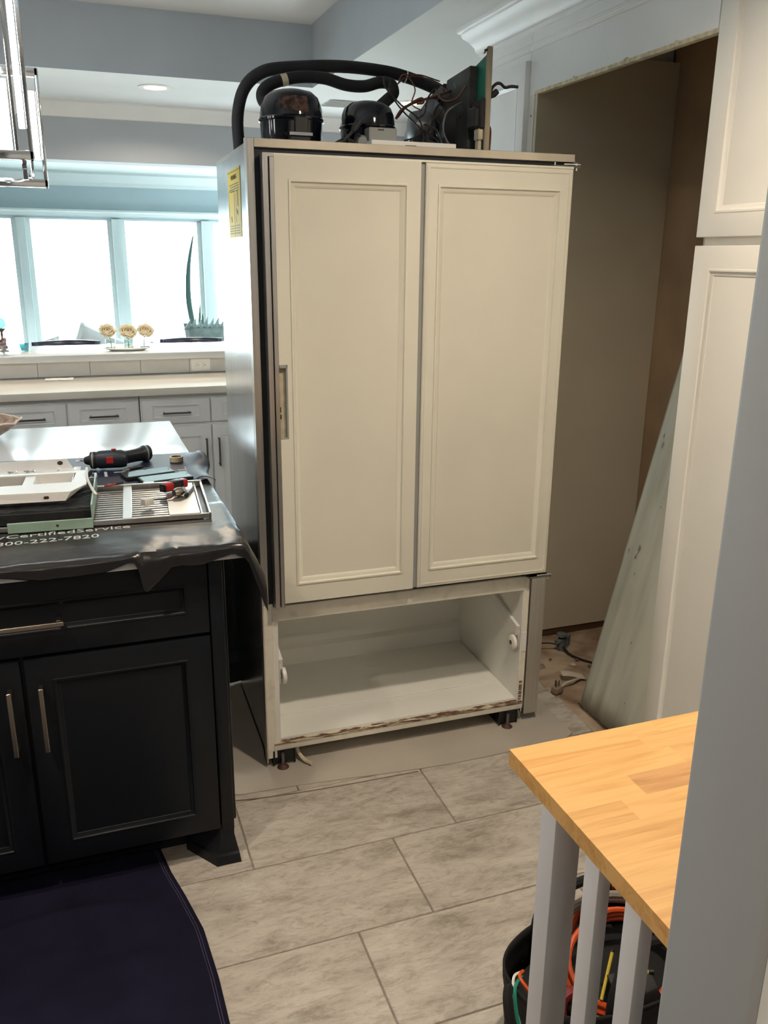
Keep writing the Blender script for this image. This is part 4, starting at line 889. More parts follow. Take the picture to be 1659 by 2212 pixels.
obj('green_sheet', MB().prism([(0.075, DK), (0.54, DK), (0.54, 2.06), (0.30, 2.12), (0.145, 2.165), (0.075, 2.180)], 'x', SX + 0.026, SX + 0.030), GREENP, fr, smooth=False, label='green coated sheet behind the shroud')
obj('wood_strip', MB().box(SX + 0.020, SX + 0.036, 0.056, 0.068, DK + 0.005, 2.198), mat('strip_tan', (0.40, 0.34, 0.24), 0.7, var=0.35, vscale=14, stretch=(1, 1, 0.3)), fr, bevel=0.002, seg=1, label='dirty tan upright strip')
obj('strip_bolt', MB().cyl((SX + 0.012, 0.062, 2.186), (SX + 0.022, 0.062, 2.190), 0.0035, n=8).cyl((SX + 0.009, 0.06, 2.178), (SX + 0.016, 0.06, 2.186), 0.002, n=6), DIRT, fr)
obj('switch_box', MB().box(SX - 0.010, SX + 0.025, 0.070, 0.125, 1.985, 2.040).box(SX + 0.005, SX + 0.026, 0.060, 0.13, 1.98, 2.062), BLACKP, fr, bevel=0.004, seg=1)
obj('cream_plug', MB().box(SX + 0.004, SX + 0.020, 0.066, 0.10, 1.950, 1.982).box(SX + 0.006, SX + 0.017, 0.068, 0.095, DK, 1.95), CREAMP, fr, bevel=0.003, seg=1)
obj('control_cover', MB().box(0.345, 0.600, 0.010, 0.12, DK, DK + 0.019), WHITEM, fr, bevel=0.001, seg=1, label='flat white control cover plate')
obj('cover_slot', MB().box(0.445, 0.478, 0.0094, 0.0102, DK + 0.006, DK + 0.009), INK, fr)
obj('cardboard_piece', MB().grid(10, 4, lambda u, v: (0.07 + 0.19 * u, 0.03 + 0.06 * v, DK + 0.010 - 0.008 * u + 0.001 * noise.noise(Vector((u * 4, v, 0))))), CARDB, fr, solid=0.002, fixn=False)
# plug with loose cable by the first compressor
obj('loose_plug', MB().rev([(0.272, 0.10, DK + 0.012), (0.292, 0.10, DK + 0.022), (0.318, 0.10, DK + 0.050)], [0.006, 0.006, 0.005], 8).rev([(0.318, 0.10, DK + 0.050), (0.325, 0.10, DK + 0.060), (0.338, 0.10, DK + 0.078)], [0.008, 0.010, 0.010], 10), WIREBK, fr)
W = [
    ([(0.285, 0.10, DK + 0.03), (0.315, 0.10, DK + 0.025), (0.335, 0.10, DK + 0.004)], 0.0032, WIREBK),
    ([(0.270, 0.12, DK + 0.018), (0.300, 0.12, DK + 0.030), (0.330, 0.12, DK + 0.012), (0.345, 0.12, DK + 0.003)], 0.003, WIREBK),
    ([(0.325, 0.11, DK + 0.004), (0.345, 0.11, DK + 0.013), (0.365, 0.11, DK + 0.006), (0.385, 0.12, DK + 0.003)], 0.005, CREAMP),
    # copper capillary tangle between compressor and shroud
    ([(0.50, 0.30, 2.14), (0.49, 0.28, 2.10), (0.52, 0.26, 2.05), (0.56, 0.22, 2.00), (0.58, 0.20, 1.97), (0.575, 0.18, 1.93), (0.57, 0.17, DK)], 0.0026, WIREBK),
    ([(0.52, 0.30, 2.125), (0.55, 0.29, 2.145), (0.62, 0.30, 2.148), (0.68, 0.31, 2.13), (0.69, 0.30, 2.10), (0.66, 0.26, 2.06), (0.61, 0.22, 2.02)], 0.0022, WIREBR),
    ([(0.515, 0.27, 2.125), (0.525, 0.27, 2.145), (0.56, 0.28, 2.15), (0.60, 0.30, 2.156), (0.665, 0.31, 2.145)], 0.0022, WIREBR),
    ([(0.505, 0.25, 2.025), (0.53, 0.24, 2.055), (0.58, 0.24, 2.075), (0.64, 0.26, 2.095), (0.70, 0.28, 2.118)], 0.0042, WIREBR),
    ([(0.500, 0.25, 2.020), (0.515, 0.24, 2.045), (0.555, 0.23, 2.070), (0.575, 0.23, 2.078), (0.58, 0.23, 2.068), (0.56, 0.23, 2.064)], 0.0045, WIREBR),
    ([(0.66, 0.26, 2.08), (0.62, 0.22, 2.055), (0.60, 0.20, 2.02), (0.585, 0.19, 1.985), (0.55, 0.18, 1.965), (0.50, 0.17, 1.95)], 0.003, WIREBK),
    ([(0.69, 0.25, 2.13), (0.695, 0.20, 2.075), (0.66, 0.16, 2.055), (0.625, 0.15, 2.03), (0.612, 0.14, 1.98), (0.63, 0.12, 1.935), (0.67, 0.10, DK + 0.005)], 0.003, GREYFAN),
    ([(0.56, 0.20, 1.99), (0.60, 0.17, 1.96), (0.63, 0.15, 1.92), (0.64, 0.13, DK)], 0.003, WIREBK),
    ([(0.53, 0.22, 2.13), (0.55, 0.22, 2.10), (0.54, 0.22, 2.06), (0.565, 0.2, 2.04)], 0.002, WIREBR),
    ([(0.575, 0.18, 1.955), (0.60, 0.17, 1.945), (0.62, 0.165, 1.925), (0.61, 0.16, DK)], 0.0055, WIREBK),
    ([(0.63, 0.26, 2.115), (0.65, 0.25, 2.09), (0.69, 0.22, 2.085), (0.70, 0.21, 2.10)], 0.002, WIREBK),
    ([(0.455, 0.24, 2.13), (0.46, 0.23, 2.10), (0.50, 0.21, 2.055), (0.545, 0.19, 2.02), (0.56, 0.18, 1.985), (0.53, 0.17, 1.96), (0.50, 0.16, 1.935)], 0.0026, WIREBK),
    ([(0.545, 0.19, 2.015), (0.565, 0.18, 2.03), (0.575, 0.18, 2.07), (0.60, 0.19, 2.10)], 0.0028, WIREBK),
    ([(0.555, 0.18, 1.99), (0.56, 0.17, 1.96), (0.548, 0.16, 1.935), (0.555, 0.16, DK)], 0.003, WIREBK),
    ([(0.565, 0.18, 2.0), (0.60, 0.165, 1.985), (0.615, 0.15, 1.955), (0.645, 0.14, 1.93), (0.66, 0.13, DK)], 0.0026, WIREBK),
    ([(0.61, 0.20, 2.10), (0.63, 0.19, 2.07), (0.665, 0.17, 2.075), (0.69, 0.16, 2.11)], 0.0028, WIREBR),
    # stray ends past the strip
    ([(0.728, 0.08, 2.03), (0.735, 0.08, 2.085), (0.750, 0.08, 2.105), (0.765, 0.08, 2.107), (0.780, 0.08, 2.098), (0.800, 0.08, 2.102), (0.822, 0.08, 2.102)], 0.0045, WIREBK),
    ([(0.727, 0.08, 2.125), (0.728, 0.08, 2.06), (0.730, 0.08, 2.02), (0.728, 0.08, 1.97), (0.727, 0.08, DK)], 0.003, WIREBK),
    ([(0.722, 0.075, 2.00), (0.735, 0.075, 1.985), (0.737, 0.075, 1.96), (0.735, 0.075, DK)], 0.003, WIREBR),
]
for pts, r, m in W:
    obj('wire', MB().tube(pts, r, 6, 5), m, fr)
obj('wire_cap', MB().rev([(0.730, 0.08, 2.068), (0.745, 0.08, 2.078), (0.755, 0.08, 2.086)], [0.005, 0.0095, 0.0085], 10), WIREBK, fr)
obj('white_clip', MB().box(0.555, 0.575, 0.16, 0.18, DK, DK + 0.022).box(0.60, 0.608, 0.16, 0.18, DK, DK + 0.030), WHITEP, fr, bevel=0.002, seg=1)
obj('white_clip', MB().box(0.262, 0.278, 0.06, 0.08, DK, DK + 0.014).box(0.300, 0.315, 0.06, 0.08, DK, DK + 0.008), WHITEP, fr, bevel=0.002, seg=1)

# ================================================================== FLOOR THINGS
# hardboard sheet under the refrigerator
def board_poly():
    p = [(0.36, 2.285)]
    for i in range(1, 15):
        u = i / 14; p.append((0.36 + 1.14 * u, 2.285 - 0.052 * math.sin(min(1, u * 1.5) * PI / 2) + 0.008 * math.sin(u * 7)))
    p += [(1.535, 2.26), (1.545, 2.50), (1.54, 3.08), (0.318, 3.08), (0.312, 2.60), (0.312, 2.34), (0.322, 2.305), (0.338, 2.292)]
    return p
tag(obj('floor_board', MB().prism(board_poly(), 'z', 0.0006, 0.0040), HARDB, smooth=False), 'smooth beige hardboard sheet protecting the floor under the refrigerator', 'board')
# thin dark batten at its front edge
tag(obj('edge_strip', MB().tube([(0.325, 2.262, 0.002), (0.45, 2.245, 0.002), (0.62, 2.232, 0.002), (0.78, 2.226, 0.002), (0.93, 2.222, 0.002)], 0.0016, 6), HARDE), 'thin curled brown strip along the hardboard front edge', 'strip')

# navy drop cloth
EDGEX = [(0.9, 0.235), (1.2, 0.205), (1.475, 0.184), (1.60, 0.181), (1.765, 0.169), (1.90, 0.140), (2.0, 0.115), (2.10, 0.098), (2.2, 0.09)]
def cloth(u, v):
    y = 0.9 + 1.209 * v; xe = lerp_list(EDGEX, y); x = -1.25 + (xe + 1.25) * u
    z = 0.004
    z += 0.026 * max(0, noise.noise(Vector((x * 3.0 + 1, y * 4.5, 0.0)))) + 0.010 * max(0, noise.noise(Vector((x * 9, y * 12, 3))))
    rd = y - (1.80 + 0.10 * math.sin(x * 4 + 2.2)); z += 0.034 * math.exp(-(rd / 0.035) ** 2) * max(0, min(1, (0.12 - x) * 5))
    ed = min(1, (1 - u) * 18); z = 0.004 + (z - 0.004) * ed
    return (x, y, z)
dc = obj('drop_cloth', MB().grid(120, 110, cloth), DROP, solid=0.0022, fixn=False)
tag(dc, 'dark navy drop cloth with a stitched hem spread before the island', 'cloth')
for off in (0.012, 0.018):
    obj('hem_stitch', MB().tube([(lerp_list(EDGEX, 0.9 + 1.2 * i / 30) - off, 0.9 + 1.2 * i / 30, 0.0064) for i in range(31)], 0.0007, 5, 2), THREAD, dc)

# leaning metal sheet in the alcove
ls = thing('metal_sheet', 'stained greenish metal sheet leaning in the recess', 'sheet', (1.668, 2.42, 0.002))
tilt = 0.2265
def sheet(u, v):
    wv = 0.006 * (1 - abs(u - 0.17) / 0.05) if abs(u - 0.17) < 0.05 else (0.006 * (1 - abs(u - 0.34) / 0.06) if abs(u - 0.34) < 0.06 else 0)
    z = 1.95 * v
    return (tilt * z - wv, -0.355 * u, z)
obj('sheet', MB().grid(40, 20, sheet), SHEETM, ls, solid=0.0025, fixn=False)
obj('folded_edge', MB().add([(0, 0, 0), (0.012, 0.010, 0), (tilt * 1.95 + 0.012, 0.010, 1.95), (tilt * 1.95, 0, 1.95), (0, -0.008, 0), (tilt * 1.95, -0.008, 1.95)], [(0, 1, 2, 3), (0, 3, 5, 4)]), mat('sheet_edge', (0.50, 0.53, 0.46), 0.45, 0.2, var=0.15, vscale=10), ls, solid=0.002, fixn=False)
sm = MB()
random.seed(3)
for (u, z, s) in ((0.10, 1.03, 0.010), (0.12, 1.00, 0.012), (0.08, 0.62, 0.007), (0.22, 0.64, 0.012), (0.20, 0.61, 0.009), (0.26, 0.55, 0.006), (0.35, 0.80, 0.006), (0.36, 0.83, 0.004), (0.50, 0.33, 0.006), (0.66, 0.13, 0.005), ):
    c = Vector((tilt * z - 0.0085, -0.355 * u, z)); n = 9
    vs = [c + Vector((tilt * math.sin(2 * PI * k / n) * s * 1.6, math.cos(2 * PI * k / n) * s * random.uniform(0.2, 0.55), math.sin(2 * PI * k / n) * s * random.uniform(0.5, 1.3))) for k in range(n)]
    sm.add(vs, [tuple(range(n))])
obj('grime_spots', sm, mat('grime', (0.23, 0.22, 0.17), 0.8), ls, fixn=False, kind='stuff')
obj('grime_line', MB().tube([(-0.0075 + 0.001 * math.sin(i * 2.0), -0.355 * i / 20, 0.010 + 0.005 * noise.noise(Vector((i * 0.7, 0, 0)))) for i in range(21)], 0.0025, 5, 2), DIRT, ls)

# shut-off valve, power plug, scraps in the alcove
va = thing('shutoff_valve', 'teal corroded shut-off valve with a cable on the bare subfloor', 'valve', (1.85, 2.86, 0.0), 0.4)
TEALV = mat('valve_teal', (0.13, 0.17, 0.18), 0.5, var=0.4, vscale=60)
obj('body', MB().rev([(0, 0, 0.0), (0, 0, 0.03), (0, 0, 0.055)], [0.017, 0.015, 0.013], 12).rev([(-0.035, 0, 0.045), (0.03, 0, 0.045)], [0.010, 0.012], 10), TEALV, va)
obj('handle', MB().lathe([(0.003, 0.055), (0.012, 0.058), (0.024, 0.068), (0.022, 0.076), (0.004, 0.078)], n=8), TEALV, va)
obj('wing', MB().obox((0.035, -0.005, 0.03), (0.02, 0, 0.004), (0, 0.004, 0), (0, 0, 0.025)), TEALV, va, bevel=0.002, seg=1)
obj('cable', MB().tube([(0.0, -0.01, 0.02), (-0.02, -0.06, 0.008), (-0.02, -0.12, 0.006), (0.0, -0.20, 0.006), (0.04, -0.28, 0.006), (0.09, -0.34, 0.006)], 0.0045, 7), WIREBK, va)
obj('loop_cable', MB().tube([(-0.02, 0.0, 0.03), (-0.06, 0.03, 0.04), (-0.09, 0.06, 0.03), (-0.12, 0.05, 0.008)], 0.003, 6), WIREBK, va)
pg = thing('power_plug', 'beige three-prong plug with cord by the crumbled tile edge', 'plug', (1.635, 2.53, 0.004), math.radians(20))
obj('plug_body', MB().box(-0.022, 0.022, -0.016, 0.016, 0.0, 0.026), mat('plug_tan', (0.30, 0.23, 0.17), 0.5), pg, bevel=0.006, seg=2)
for i, (x, y) in enumerate(((-0.008, 0.0), (0.008, 0.0), (0.0, 0.010))):
    obj('prong', MB().box(x - 0.003, x + 0.003, y - 0.001, y + 0.001, 0.026, 0.050), NICKEL, pg)
obj('cord', MB().tube([(0.02, 0, 0.012), (0.06, 0.01, 0.014), (0.10, 0.0, 0.020), (0.16, 0.01, 0.006)], 0.0045, 7), mat('cord_white', (0.62, 0.58, 0.50), 0.5), pg)
tag(obj('card_scrap', MB().grid(6, 3, lambda u, v: (1.70 + 0.10 * u + 0.015 * v, 2.60 + 0.045 * v - 0.02 * u, 0.010 + 0.020 * (1 - u) + 0.003 * math.sin(u * 5))), mat('scrap_white', (0.62, 0.55, 0.46), 0.8), solid=0.001, fixn=False), 'pale torn card scrap beside the power plug', 'scrap')
random.seed(11)
DEB = mat('debris_brown', (0.16, 0.10, 0.06), 0.95)
for i in range(14):
    x = random.uniform(1.68, 2.0); y = random.uniform(2.45, 2.93); s = random.uniform(0.006, 0.016)
    if abs(x - 1.85) < 0.06 and abs(y - 2.86) < 0.06: continue
    vs = [(s * math.cos(2 * PI * k / 7) * random.uniform(0.6, 1.2), s * math.sin(2 * PI * k / 7) * random.uniform(0.5, 1.1), 0.0) for k in range(7)]
    vs += [(a * 0.5, b * 0.5, s * 0.35) for a, b, _ in vs]
    o = obj('debris', MB().add(vs, [tuple(range(6, -1, -1)), tuple(range(7, 14))] + [(k, (k + 1) % 7, (k + 1) % 7 + 7, k + 7) for k in range(7)]), DEB if i % 3 else CREAMP, None, (x, y, 0.003))
    tag(o, 'crumb of dark debris on the dirty subfloor' if i % 3 else 'crumb of pale plaster on the dirty subfloor', 'debris', 'dark crumbs in the recess' if i % 3 else 'pale crumbs in the recess')

# ================================================================== BUTCHER BLOCK CART
CX0, CX1, CY0, CY1, CZ = 0.552, 1.30, 0.468, 0.969, 0.92
ca = thing('kitchen_cart', 'white slatted kitchen cart with a butcher block top beside the partition', 'cart', (CX0, CY0, 0))
SH = 0.026
random.seed(5)
yrow = [0.0, 0.040, 0.085, 0.128, 0.172, 0.214, 0.258, 0.300, 0.342, 0.388, 0.430, 0.470, CY1 - CY0]
for r in range(len(yrow) - 1):
    x = 0.0; cuts = [0.0]
    while cuts[-1] < CX1 - CX0 - 0.05:
        cuts.append(min(CX1 - CX0, cuts[-1] + random.uniform(0.20, 0.42)))
    if r == 8: cuts = [0.0, 0.126, 0.40, CX1 - CX0]
    if r == 7: cuts = [0.0, 0.085, 0.36, CX1 - CX0]
    if cuts[-1] < CX1 - CX0: cuts[-1] = CX1 - CX0
    for k in range(len(cuts) - 1):
        m = BUTCHD if (r == 8 and k == 1) else BUTCH
        a, b = cuts[k], cuts[k + 1]
        obj('stave', MB().box(-(b - a) / 2, (b - a) / 2, -(yrow[r + 1] - yrow[r]) / 2, (yrow[r + 1] - yrow[r]) / 2, -SH, 0), m, ca, ((a + b) / 2, (yrow[r] + yrow[r + 1]) / 2, CZ), smooth=False)
CARTW = mat('cart_white_paint', (0.66, 0.66, 0.68), 0.45, var=0.04, vscale=6)
for (x, y, lx, ly) in ((0.012, 0.383, 0.044, 0.040), (CX1 - CX0 - 0.06, 0.383, 0.044, 0.040), (0.012, 0.0, 0.044, 0.040), (CX1 - CX0 - 0.06, 0.0, 0.044, 0.040)):
    obj('leg', MB().box(x, x + lx, y, y + ly, 0.0, CZ - SH), CARTW, ca, bevel=0.003)
for y in (0.280, 0.193, 0.106):
    obj('slat', MB().box(0.014, 0.034, y, y + 0.032, 0.10, CZ - SH), CARTW, ca, bevel=0.002)
obj('bottom_rail', MB().box(0.016, 0.034, 0.03, 0.39, 0.09, 0.13), CARTW, ca, bevel=0.002)
obj('top_rail', MB().box(0.03, CX1 - CX0 - 0.03, 0.06, 0.08, CZ - SH - 0.06, CZ - SH), CARTW, ca, bevel=0.002)

# ------------------------------------------------------------------ tool bag behind the cart
bg_ = thing('tool_bag', 'open black tool bag stuffed with cables behind the cart slats', 'bag', (0.945, 1.19, 0.0), math.radians(6))
BX, BYH, BH = 0.23, 0.14, 0.215
def bagwall(u, v):
    a = 2 * PI * u; ex = 0.72
    c, s = math.cos(a), math.sin(a)
    x = (abs(c) ** ex) * (1 if c >= 0 else -1); y = (abs(s) ** ex) * (1 if s >= 0 else -1)
    k = 0.93 + 0.07 * v
    return (BX * k * x + 0.006 * noise.noise(Vector((u * 9, v * 4, 0))), BYH * k * y + 0.008 * noise.noise(Vector((u * 7, v * 5, 4))), 0.004 + BH * v * (1 + 0.05 * math.sin(a * 2)))
obj('shell', MB().grid(64, 14, bagwall), BAGF, bg_, solid=0.005, fixn=False)
obj('bottom', MB().add([(BX * 0.9 * math.cos(2 * PI * k / 32), BYH * 0.9 * math.sin(2 * PI * k / 32), 0.006) for k in range(32)], [tuple(range(32))]), BAGF, bg_, solid=0.006, fixn=False)
obj('inner_floor', MB().add([(BX * 0.95 * math.cos(2 * PI * k / 32), BYH * 0.95 * math.sin(2 * PI * k / 32), 0.15 + 0.02 * math.sin(k)) for k in range(32)], [tuple(range(32))]), BAGF, bg_, fixn=False)
for s in (-1, 1):
    obj('carry_handle', MB().tube([(-0.10, s * 0.125, 0.19), (-0.09, s * 0.12, 0.26), (-0.04, s * 0.10, 0.315), (0.04, s * 0.10, 0.315), (0.09, s * 0.12, 0.26), (0.10, s * 0.125, 0.19)], 0.011, 8), BAGF, bg_)
obj('shoulder_strap', MB().tube([(-0.225, 0.02, 0.20), (-0.255, 0.0, 0.22), (-0.27, -0.04, 0.17), (-0.262, -0.08, 0.10), (-0.23, -0.10, 0.05), (-0.20, -0.12, 0.01)], 0.010, 6), BAGF, bg_)
def top_thing(name, lbl, cat, parts, grp=None):
    t = thing(name, lbl, cat, (0.945, 1.19, -0.025), math.radians(6), grp)
    for nm, mb, m in parts: obj(nm, mb, m, t)
    return t
def coil(r, z, yc, n, rad, tilt=0.25, x0=0.0):
    pts = []
    for i in range(int(n * 14) + 1):
        a = 2 * PI * i / 14; k = i / 14
        pts.append((x0 + (r + 0.008 * math.sin(k * 2.3)) * math.cos(a), yc + (r * 0.62) * math.sin(a), z + 0.012 * k + tilt * r * math.sin(a)))
    return MB().tube(pts, rad, 7, 3)
top_thing('extension_cord', 'orange extension cord coiled inside the tool bag', 'cord', [('coil', coil(0.13, 0.20, -0.01, 2.3, 0.0065, 0.35, 0.03), ORANGE), ('loop', MB().tube([(-0.02, 0.10, 0.22), (0.03, 0.12, 0.275), (0.09, 0.12, 0.285), (0.14, 0.11, 0.25)], 0.0075, 7), ORANGE)])
top_thing('grey_hose', 'grey refrigerant hose looped inside the tool bag', 'hose', [('loop', coil(0.165, 0.215, 0.0, 1.6, 0.0085, 0.35, 0.02), GREYC), ('tail', MB().tube([(0.10, 0.10, 0.26), (0.18, 0.08, 0.255), (0.225, 0.02, 0.22), (0.235, -0.05, 0.16)], 0.0075, 7), GREYC)])
top_thing('sealant_tube', 'white tube with a red tip sticking up in the tool bag', 'tube', [('tube', MB().rev([(-0.155, -0.03, 0.215), (-0.135, -0.01, 0.235), (-0.10, 0.03, 0.262)], [0.010, 0.014, 0.014], 12), WHITEP), ('tip', MB().rev([(-0.168, -0.045, 0.202), (-0.155, -0.03, 0.215)], [0.006, 0.009], 10), RED), ('clip', MB().tube([(-0.15, 0.0, 0.245), (-0.125, 0.02, 0.265), (-0.12, 0.03, 0.258), (-0.145, 0.005, 0.238)], 0.0015, 5), DNICK)])
top_thing('red_handle', 'dull red hook-shaped tool handle in the tool bag', 'tool', [('hook', MB().tube([(-0.17, -0.07, 0.19), (-0.16, -0.05, 0.225), (-0.135, -0.045, 0.235), (-0.11, -0.05, 0.22), (-0.105, -0.065, 0.185)], 0.012, 8), mat('red_dull', (0.20, 0.02, 0.02), 0.5))])
top_thing('yellow_ruler', 'thin yellow rod leaning in the tool bag', 'tool', [('rod', MB().cyl((-0.065, -0.06, 0.20), (-0.01, -0.02, 0.262), 0.0035, n=8), YELP), ('cap', MB().cyl((-0.01, -0.02, 0.262), (-0.006, -0.017, 0.266), 0.0042, n=8), BLACKP)])
top_thing('yellow_marker', 'short yellow marker by the black charger in the tool bag', 'pen', [('barrel', MB().cyl((0.0, -0.05, 0.232), (0.045, -0.07, 0.232), 0.0055, n=10), YELP), ('cap', MB().cyl((0.045, -0.07, 0.232), (0.055, -0.0745, 0.232), 0.006, n=10), BLACKP)])
top_thing('black_charger', 'black charger block with grey symbols in the tool bag', 'charger', [('case', MB().obox((0.0, -0.075, 0.205), (0.045, -0.01, 0.0), (0.006, 0.03, 0.012), (0, -0.008, 0.02)), BLACKP), ('symbol', MB().tube([(-0.02, -0.082, 0.2275), (-0.012, -0.074, 0.2295), (-0.004, -0.080, 0.2275), (0.006, -0.072, 0.229), (0.012, -0.084, 0.2265)], 0.0018, 5), GREYP)])
top_thing('teal_wire', 'teal and white wire pair hanging over the tool bag edge', 'wire', [('teal_lead', MB().tube([(-0.20, 0.03, 0.235), (-0.238, 0.0, 0.245), (-0.252, -0.04, 0.20), (-0.245, -0.08, 0.14), (-0.22, -0.11, 0.09)], 0.004, 6), TEAL), ('white_lead', MB().tube([(-0.195, 0.04, 0.235), (-0.228, 0.02, 0.252), (-0.243, -0.01, 0.225), (-0.247, -0.04, 0.19)], 0.003, 6), WHITEP), ('orange_lead', MB().tube([(-0.19, 0.04, 0.235), (-0.212, 0.02, 0.245), (-0.20, -0.02, 0.225)], 0.004, 6), ORANGE)])

# ================================================================== CHANDELIER
chn = thing('chandelier', 'chrome chandelier of nested rectangular frames with white light strips', 'chandelier', (-0.42, 2.65, 1.80))
def hang_frame(y, x0, x1, z0, z1, d=0.034, th=0.011, nm='frame'):
    x0 += 0.42; x1 += 0.42; y -= 2.65; z0 -= 1.80; z1 -= 1.80
    b = MB().box(x1 - th, x1, y - d / 2, y + d / 2, z0, z1).box(x0, x0 + th, y - d / 2, y + d / 2, z0, z1).box(x0, x1, y - d / 2, y + d / 2, z0, z0 + 0.022).box(x0, x1, y - d / 2, y + d / 2, z1 - 0.022, z1)
    f_ = obj(nm, b, CHROME, chn, bevel=0.0025, seg=2)
    i = 0.024
    for a in (x1 - th - i - 0.008, x0 + th + i):
        obj('inner_bar', MB().box(a, a + 0.008, y - d / 2, y - d / 2 + 0.012, z0 + 0.02, z1 - 0.02), CHROME, f_, bevel=0.001, seg=1)
    for a in (x1 - th - 0.018, x0 + th + 0.004):
        obj('light_strip', MB().box(a, a + 0.014, y - d / 2 + 0.002, y + 0.010, z0 + 0.075, z1 - 0.06), LED, f_)
    return f_
fa = hang_frame(2.50, -0.78, -0.058, 1.845, 2.30)
hang_frame(2.80, -0.80, -0.034, 1.800, 2.112)
obj('diffuser', MB().box(-0.62 + 0.42, -0.108 + 0.42, 2.52 - 2.65, 2.526 - 2.65, 1.862 - 1.80, 2.035 - 1.80), LED, fa)
for xx in (-0.09 + 0.42, -0.76 + 0.42):
    obj('cross_bar', MB().box(xx, xx + 0.012, -0.15, 0.15, 0.024, 0.036), CHROME, chn, bevel=0.001, seg=1)
obj('hanger', MB().box(-0.09 + 0.42, -0.078 + 0.42, -0.13, -0.118, 0.0, 0.05), CHROME, chn, bevel=0.001, seg=1)
obj('cross_bar', MB().box(-0.005, 0.005, -0.15, 0.15, 0.29, 0.302), CHROME, chn)
obj('stem', MB().cyl((0, 0, 0.30), (0, 0, 1.0), 0.008, n=10), CHROME, chn)
obj('canopy', MB().lathe([(0.07, 1.022), (0.07, 1.0), (0.06, 0.995), (0.012, 0.99)], n=24), CHROME, chn)

# ================================================================== THINGS ON THE RAISED BAR
BZ = 1.067
tray = tag(obj('serving_tray', MB().lathe([(0.03, 0.0), (0.10, 0.002), (0.135, 0.014), (0.143, 0.016), (0.135, 0.019), (0.10, 0.007), (0.0005, 0.005)], n=40, sx=1.0, sy=0.5), WHITEP, None, (0.285, 5.30, BZ)), 'shallow white oval tray under the three rose vases', 'tray')
def rose(name_lbl, vase_lbl, x, y, zc, r, lean):
    v = thing('glass_vase', vase_lbl, 'vase', (x, y, BZ + 0.007), 0, 'glass vases on the white tray')
    obj('glass', MB().lathe([(0.024, 0.0), (0.028, 0.003), (0.030, 0.055), (0.029, 0.060), (0.027, 0.055), (0.025, 0.006), (0.0005, 0.004)], n=24, caps=False), GLASSV, v)
    obj('water', MB().lathe([(0.0005, 0.005), (0.0245, 0.006), (0.026, 0.035), (0.0005, 0.0355)], n=20, caps=False), GLASSV, v)
    t = thing('cream_rose', name_lbl, 'flower', (x, y, BZ + 0.007), 0, 'cream roses on the bar')
    zz = zc - BZ - 0.007
    obj('stem', MB().tube([(-lean * 0.4, 0, 0.006), (-lean * 0.1, 0, zz * 0.5), (lean, 0, zz - r * 0.6)], 0.002, 6), STEMG, t)
    tip = 0.85
    for ring, (n, rr, pm) in enumerate(((4, 0.34, 2.5), (5, 0.56, 2.25), (6, 0.78, 2.0), (7, 1.0, 1.7))):
        for k in range(n):
            a = 2 * PI * k / n + ring * 0.7
            def pet(u, v_, a=a, rr=rr, pm=pm, n=n, ring=ring, k=k):
                ph = 0.35 + (pm - 0.35) * v_; w = (u - 0.5) * 2 * 1.15 * PI / n * (0.75 + 0.5 * math.sin(PI * min(1, v_ * 0.8 + 0.1)))
                rad = r * rr * math.sin(ph) * (1 + 0.10 * math.sin(u * 6 + k * 2.1 + ring)) + r * 0.05 * v_ ** 4 * ring
                x = rad * math.cos(a + w); y = rad * math.sin(a + w)
                z = -r * rr * 0.9 * math.cos(ph) - r * 0.10 * (2 * u - 1) ** 2 * v_
                y2 = y * math.cos(tip) - z * math.sin(tip); z2 = y * math.sin(tip) + z * math.cos(tip)
                return (lean + x, y2, zz + z2)
            obj('petal', MB().grid(6, 6, pet), PETAL, t, solid=0.001, fixn=False)
rose('cream rose with an open face above the tray end nearest the candy jar', 'clear glass vase at the tray end nearest the candy jar', 0.19, 5.30, 1.186, 0.041, -0.012)
rose('full cream rose between the other two roses', 'clear glass vase between the other two vases', 0.292, 5.295, 1.180, 0.044, 0.002)
rose('cream rose above the tray end nearest the refrigerator', 'clear glass vase at the tray end nearest the refrigerator', 0.385, 5.30, 1.182, 0.041, 0.010)
cj = thing('candy_jar', 'glass goblet of colourful candies on the bar', 'jar', (-0.388, 5.21, BZ))
obj('goblet', MB().lathe([(0.030, 0.0), (0.031, 0.003), (0.010, 0.010), (0.010, 0.016), (0.030, 0.028), (0.040, 0.06), (0.041, 0.10), (0.039, 0.10), (0.037, 0.06), (0.0005, 0.030)], n=28, caps=False), GLASSV, cj)
cd = [MB() for _ in range(5)]
random.seed(9)
for i in range(60):
    a = random.uniform(0, 2 * PI); r = 0.031 * math.sqrt(random.random()); z = 0.036 + 0.052 * random.random(); r *= min(1, 0.55 + (z - 0.03) * 12)
    cd[i % 5].lathe([(0.0005, -0.007), (0.005, -0.005), (0.007, 0), (0.005, 0.005), (0.0005, 0.007)], (r * math.cos(a), r * math.sin(a), z), 8)
for k, c in enumerate(((0.45, 0.04, 0.03), (0.05, 0.10, 0.35), (0.65, 0.28, 0.03), (0.25, 0.08, 0.22), (0.60, 0.50, 0.40))):
    obj('candies', cd[k], mat(f'candy_{k}', c, 0.3), cj, kind='stuff')
tg = thing('teal_glass_bird', 'teal glass ornament on a brown stand behind the candy jar', 'ornament', (-0.40, 5.42, BZ))
obj('stand', MB().lathe([(0.03, 0.0), (0.03, 0.004), (0.008, 0.01), (0.006, 0.11), (0.020, 0.125), (0.022, 0.13)], n=20), WOODD, tg)
obj('glass_body', MB().lathe([(0.004, 0.130), (0.022, 0.138), (0.029, 0.160), (0.022, 0.182), (0.004, 0.192)], n=22), GLASST, tg)
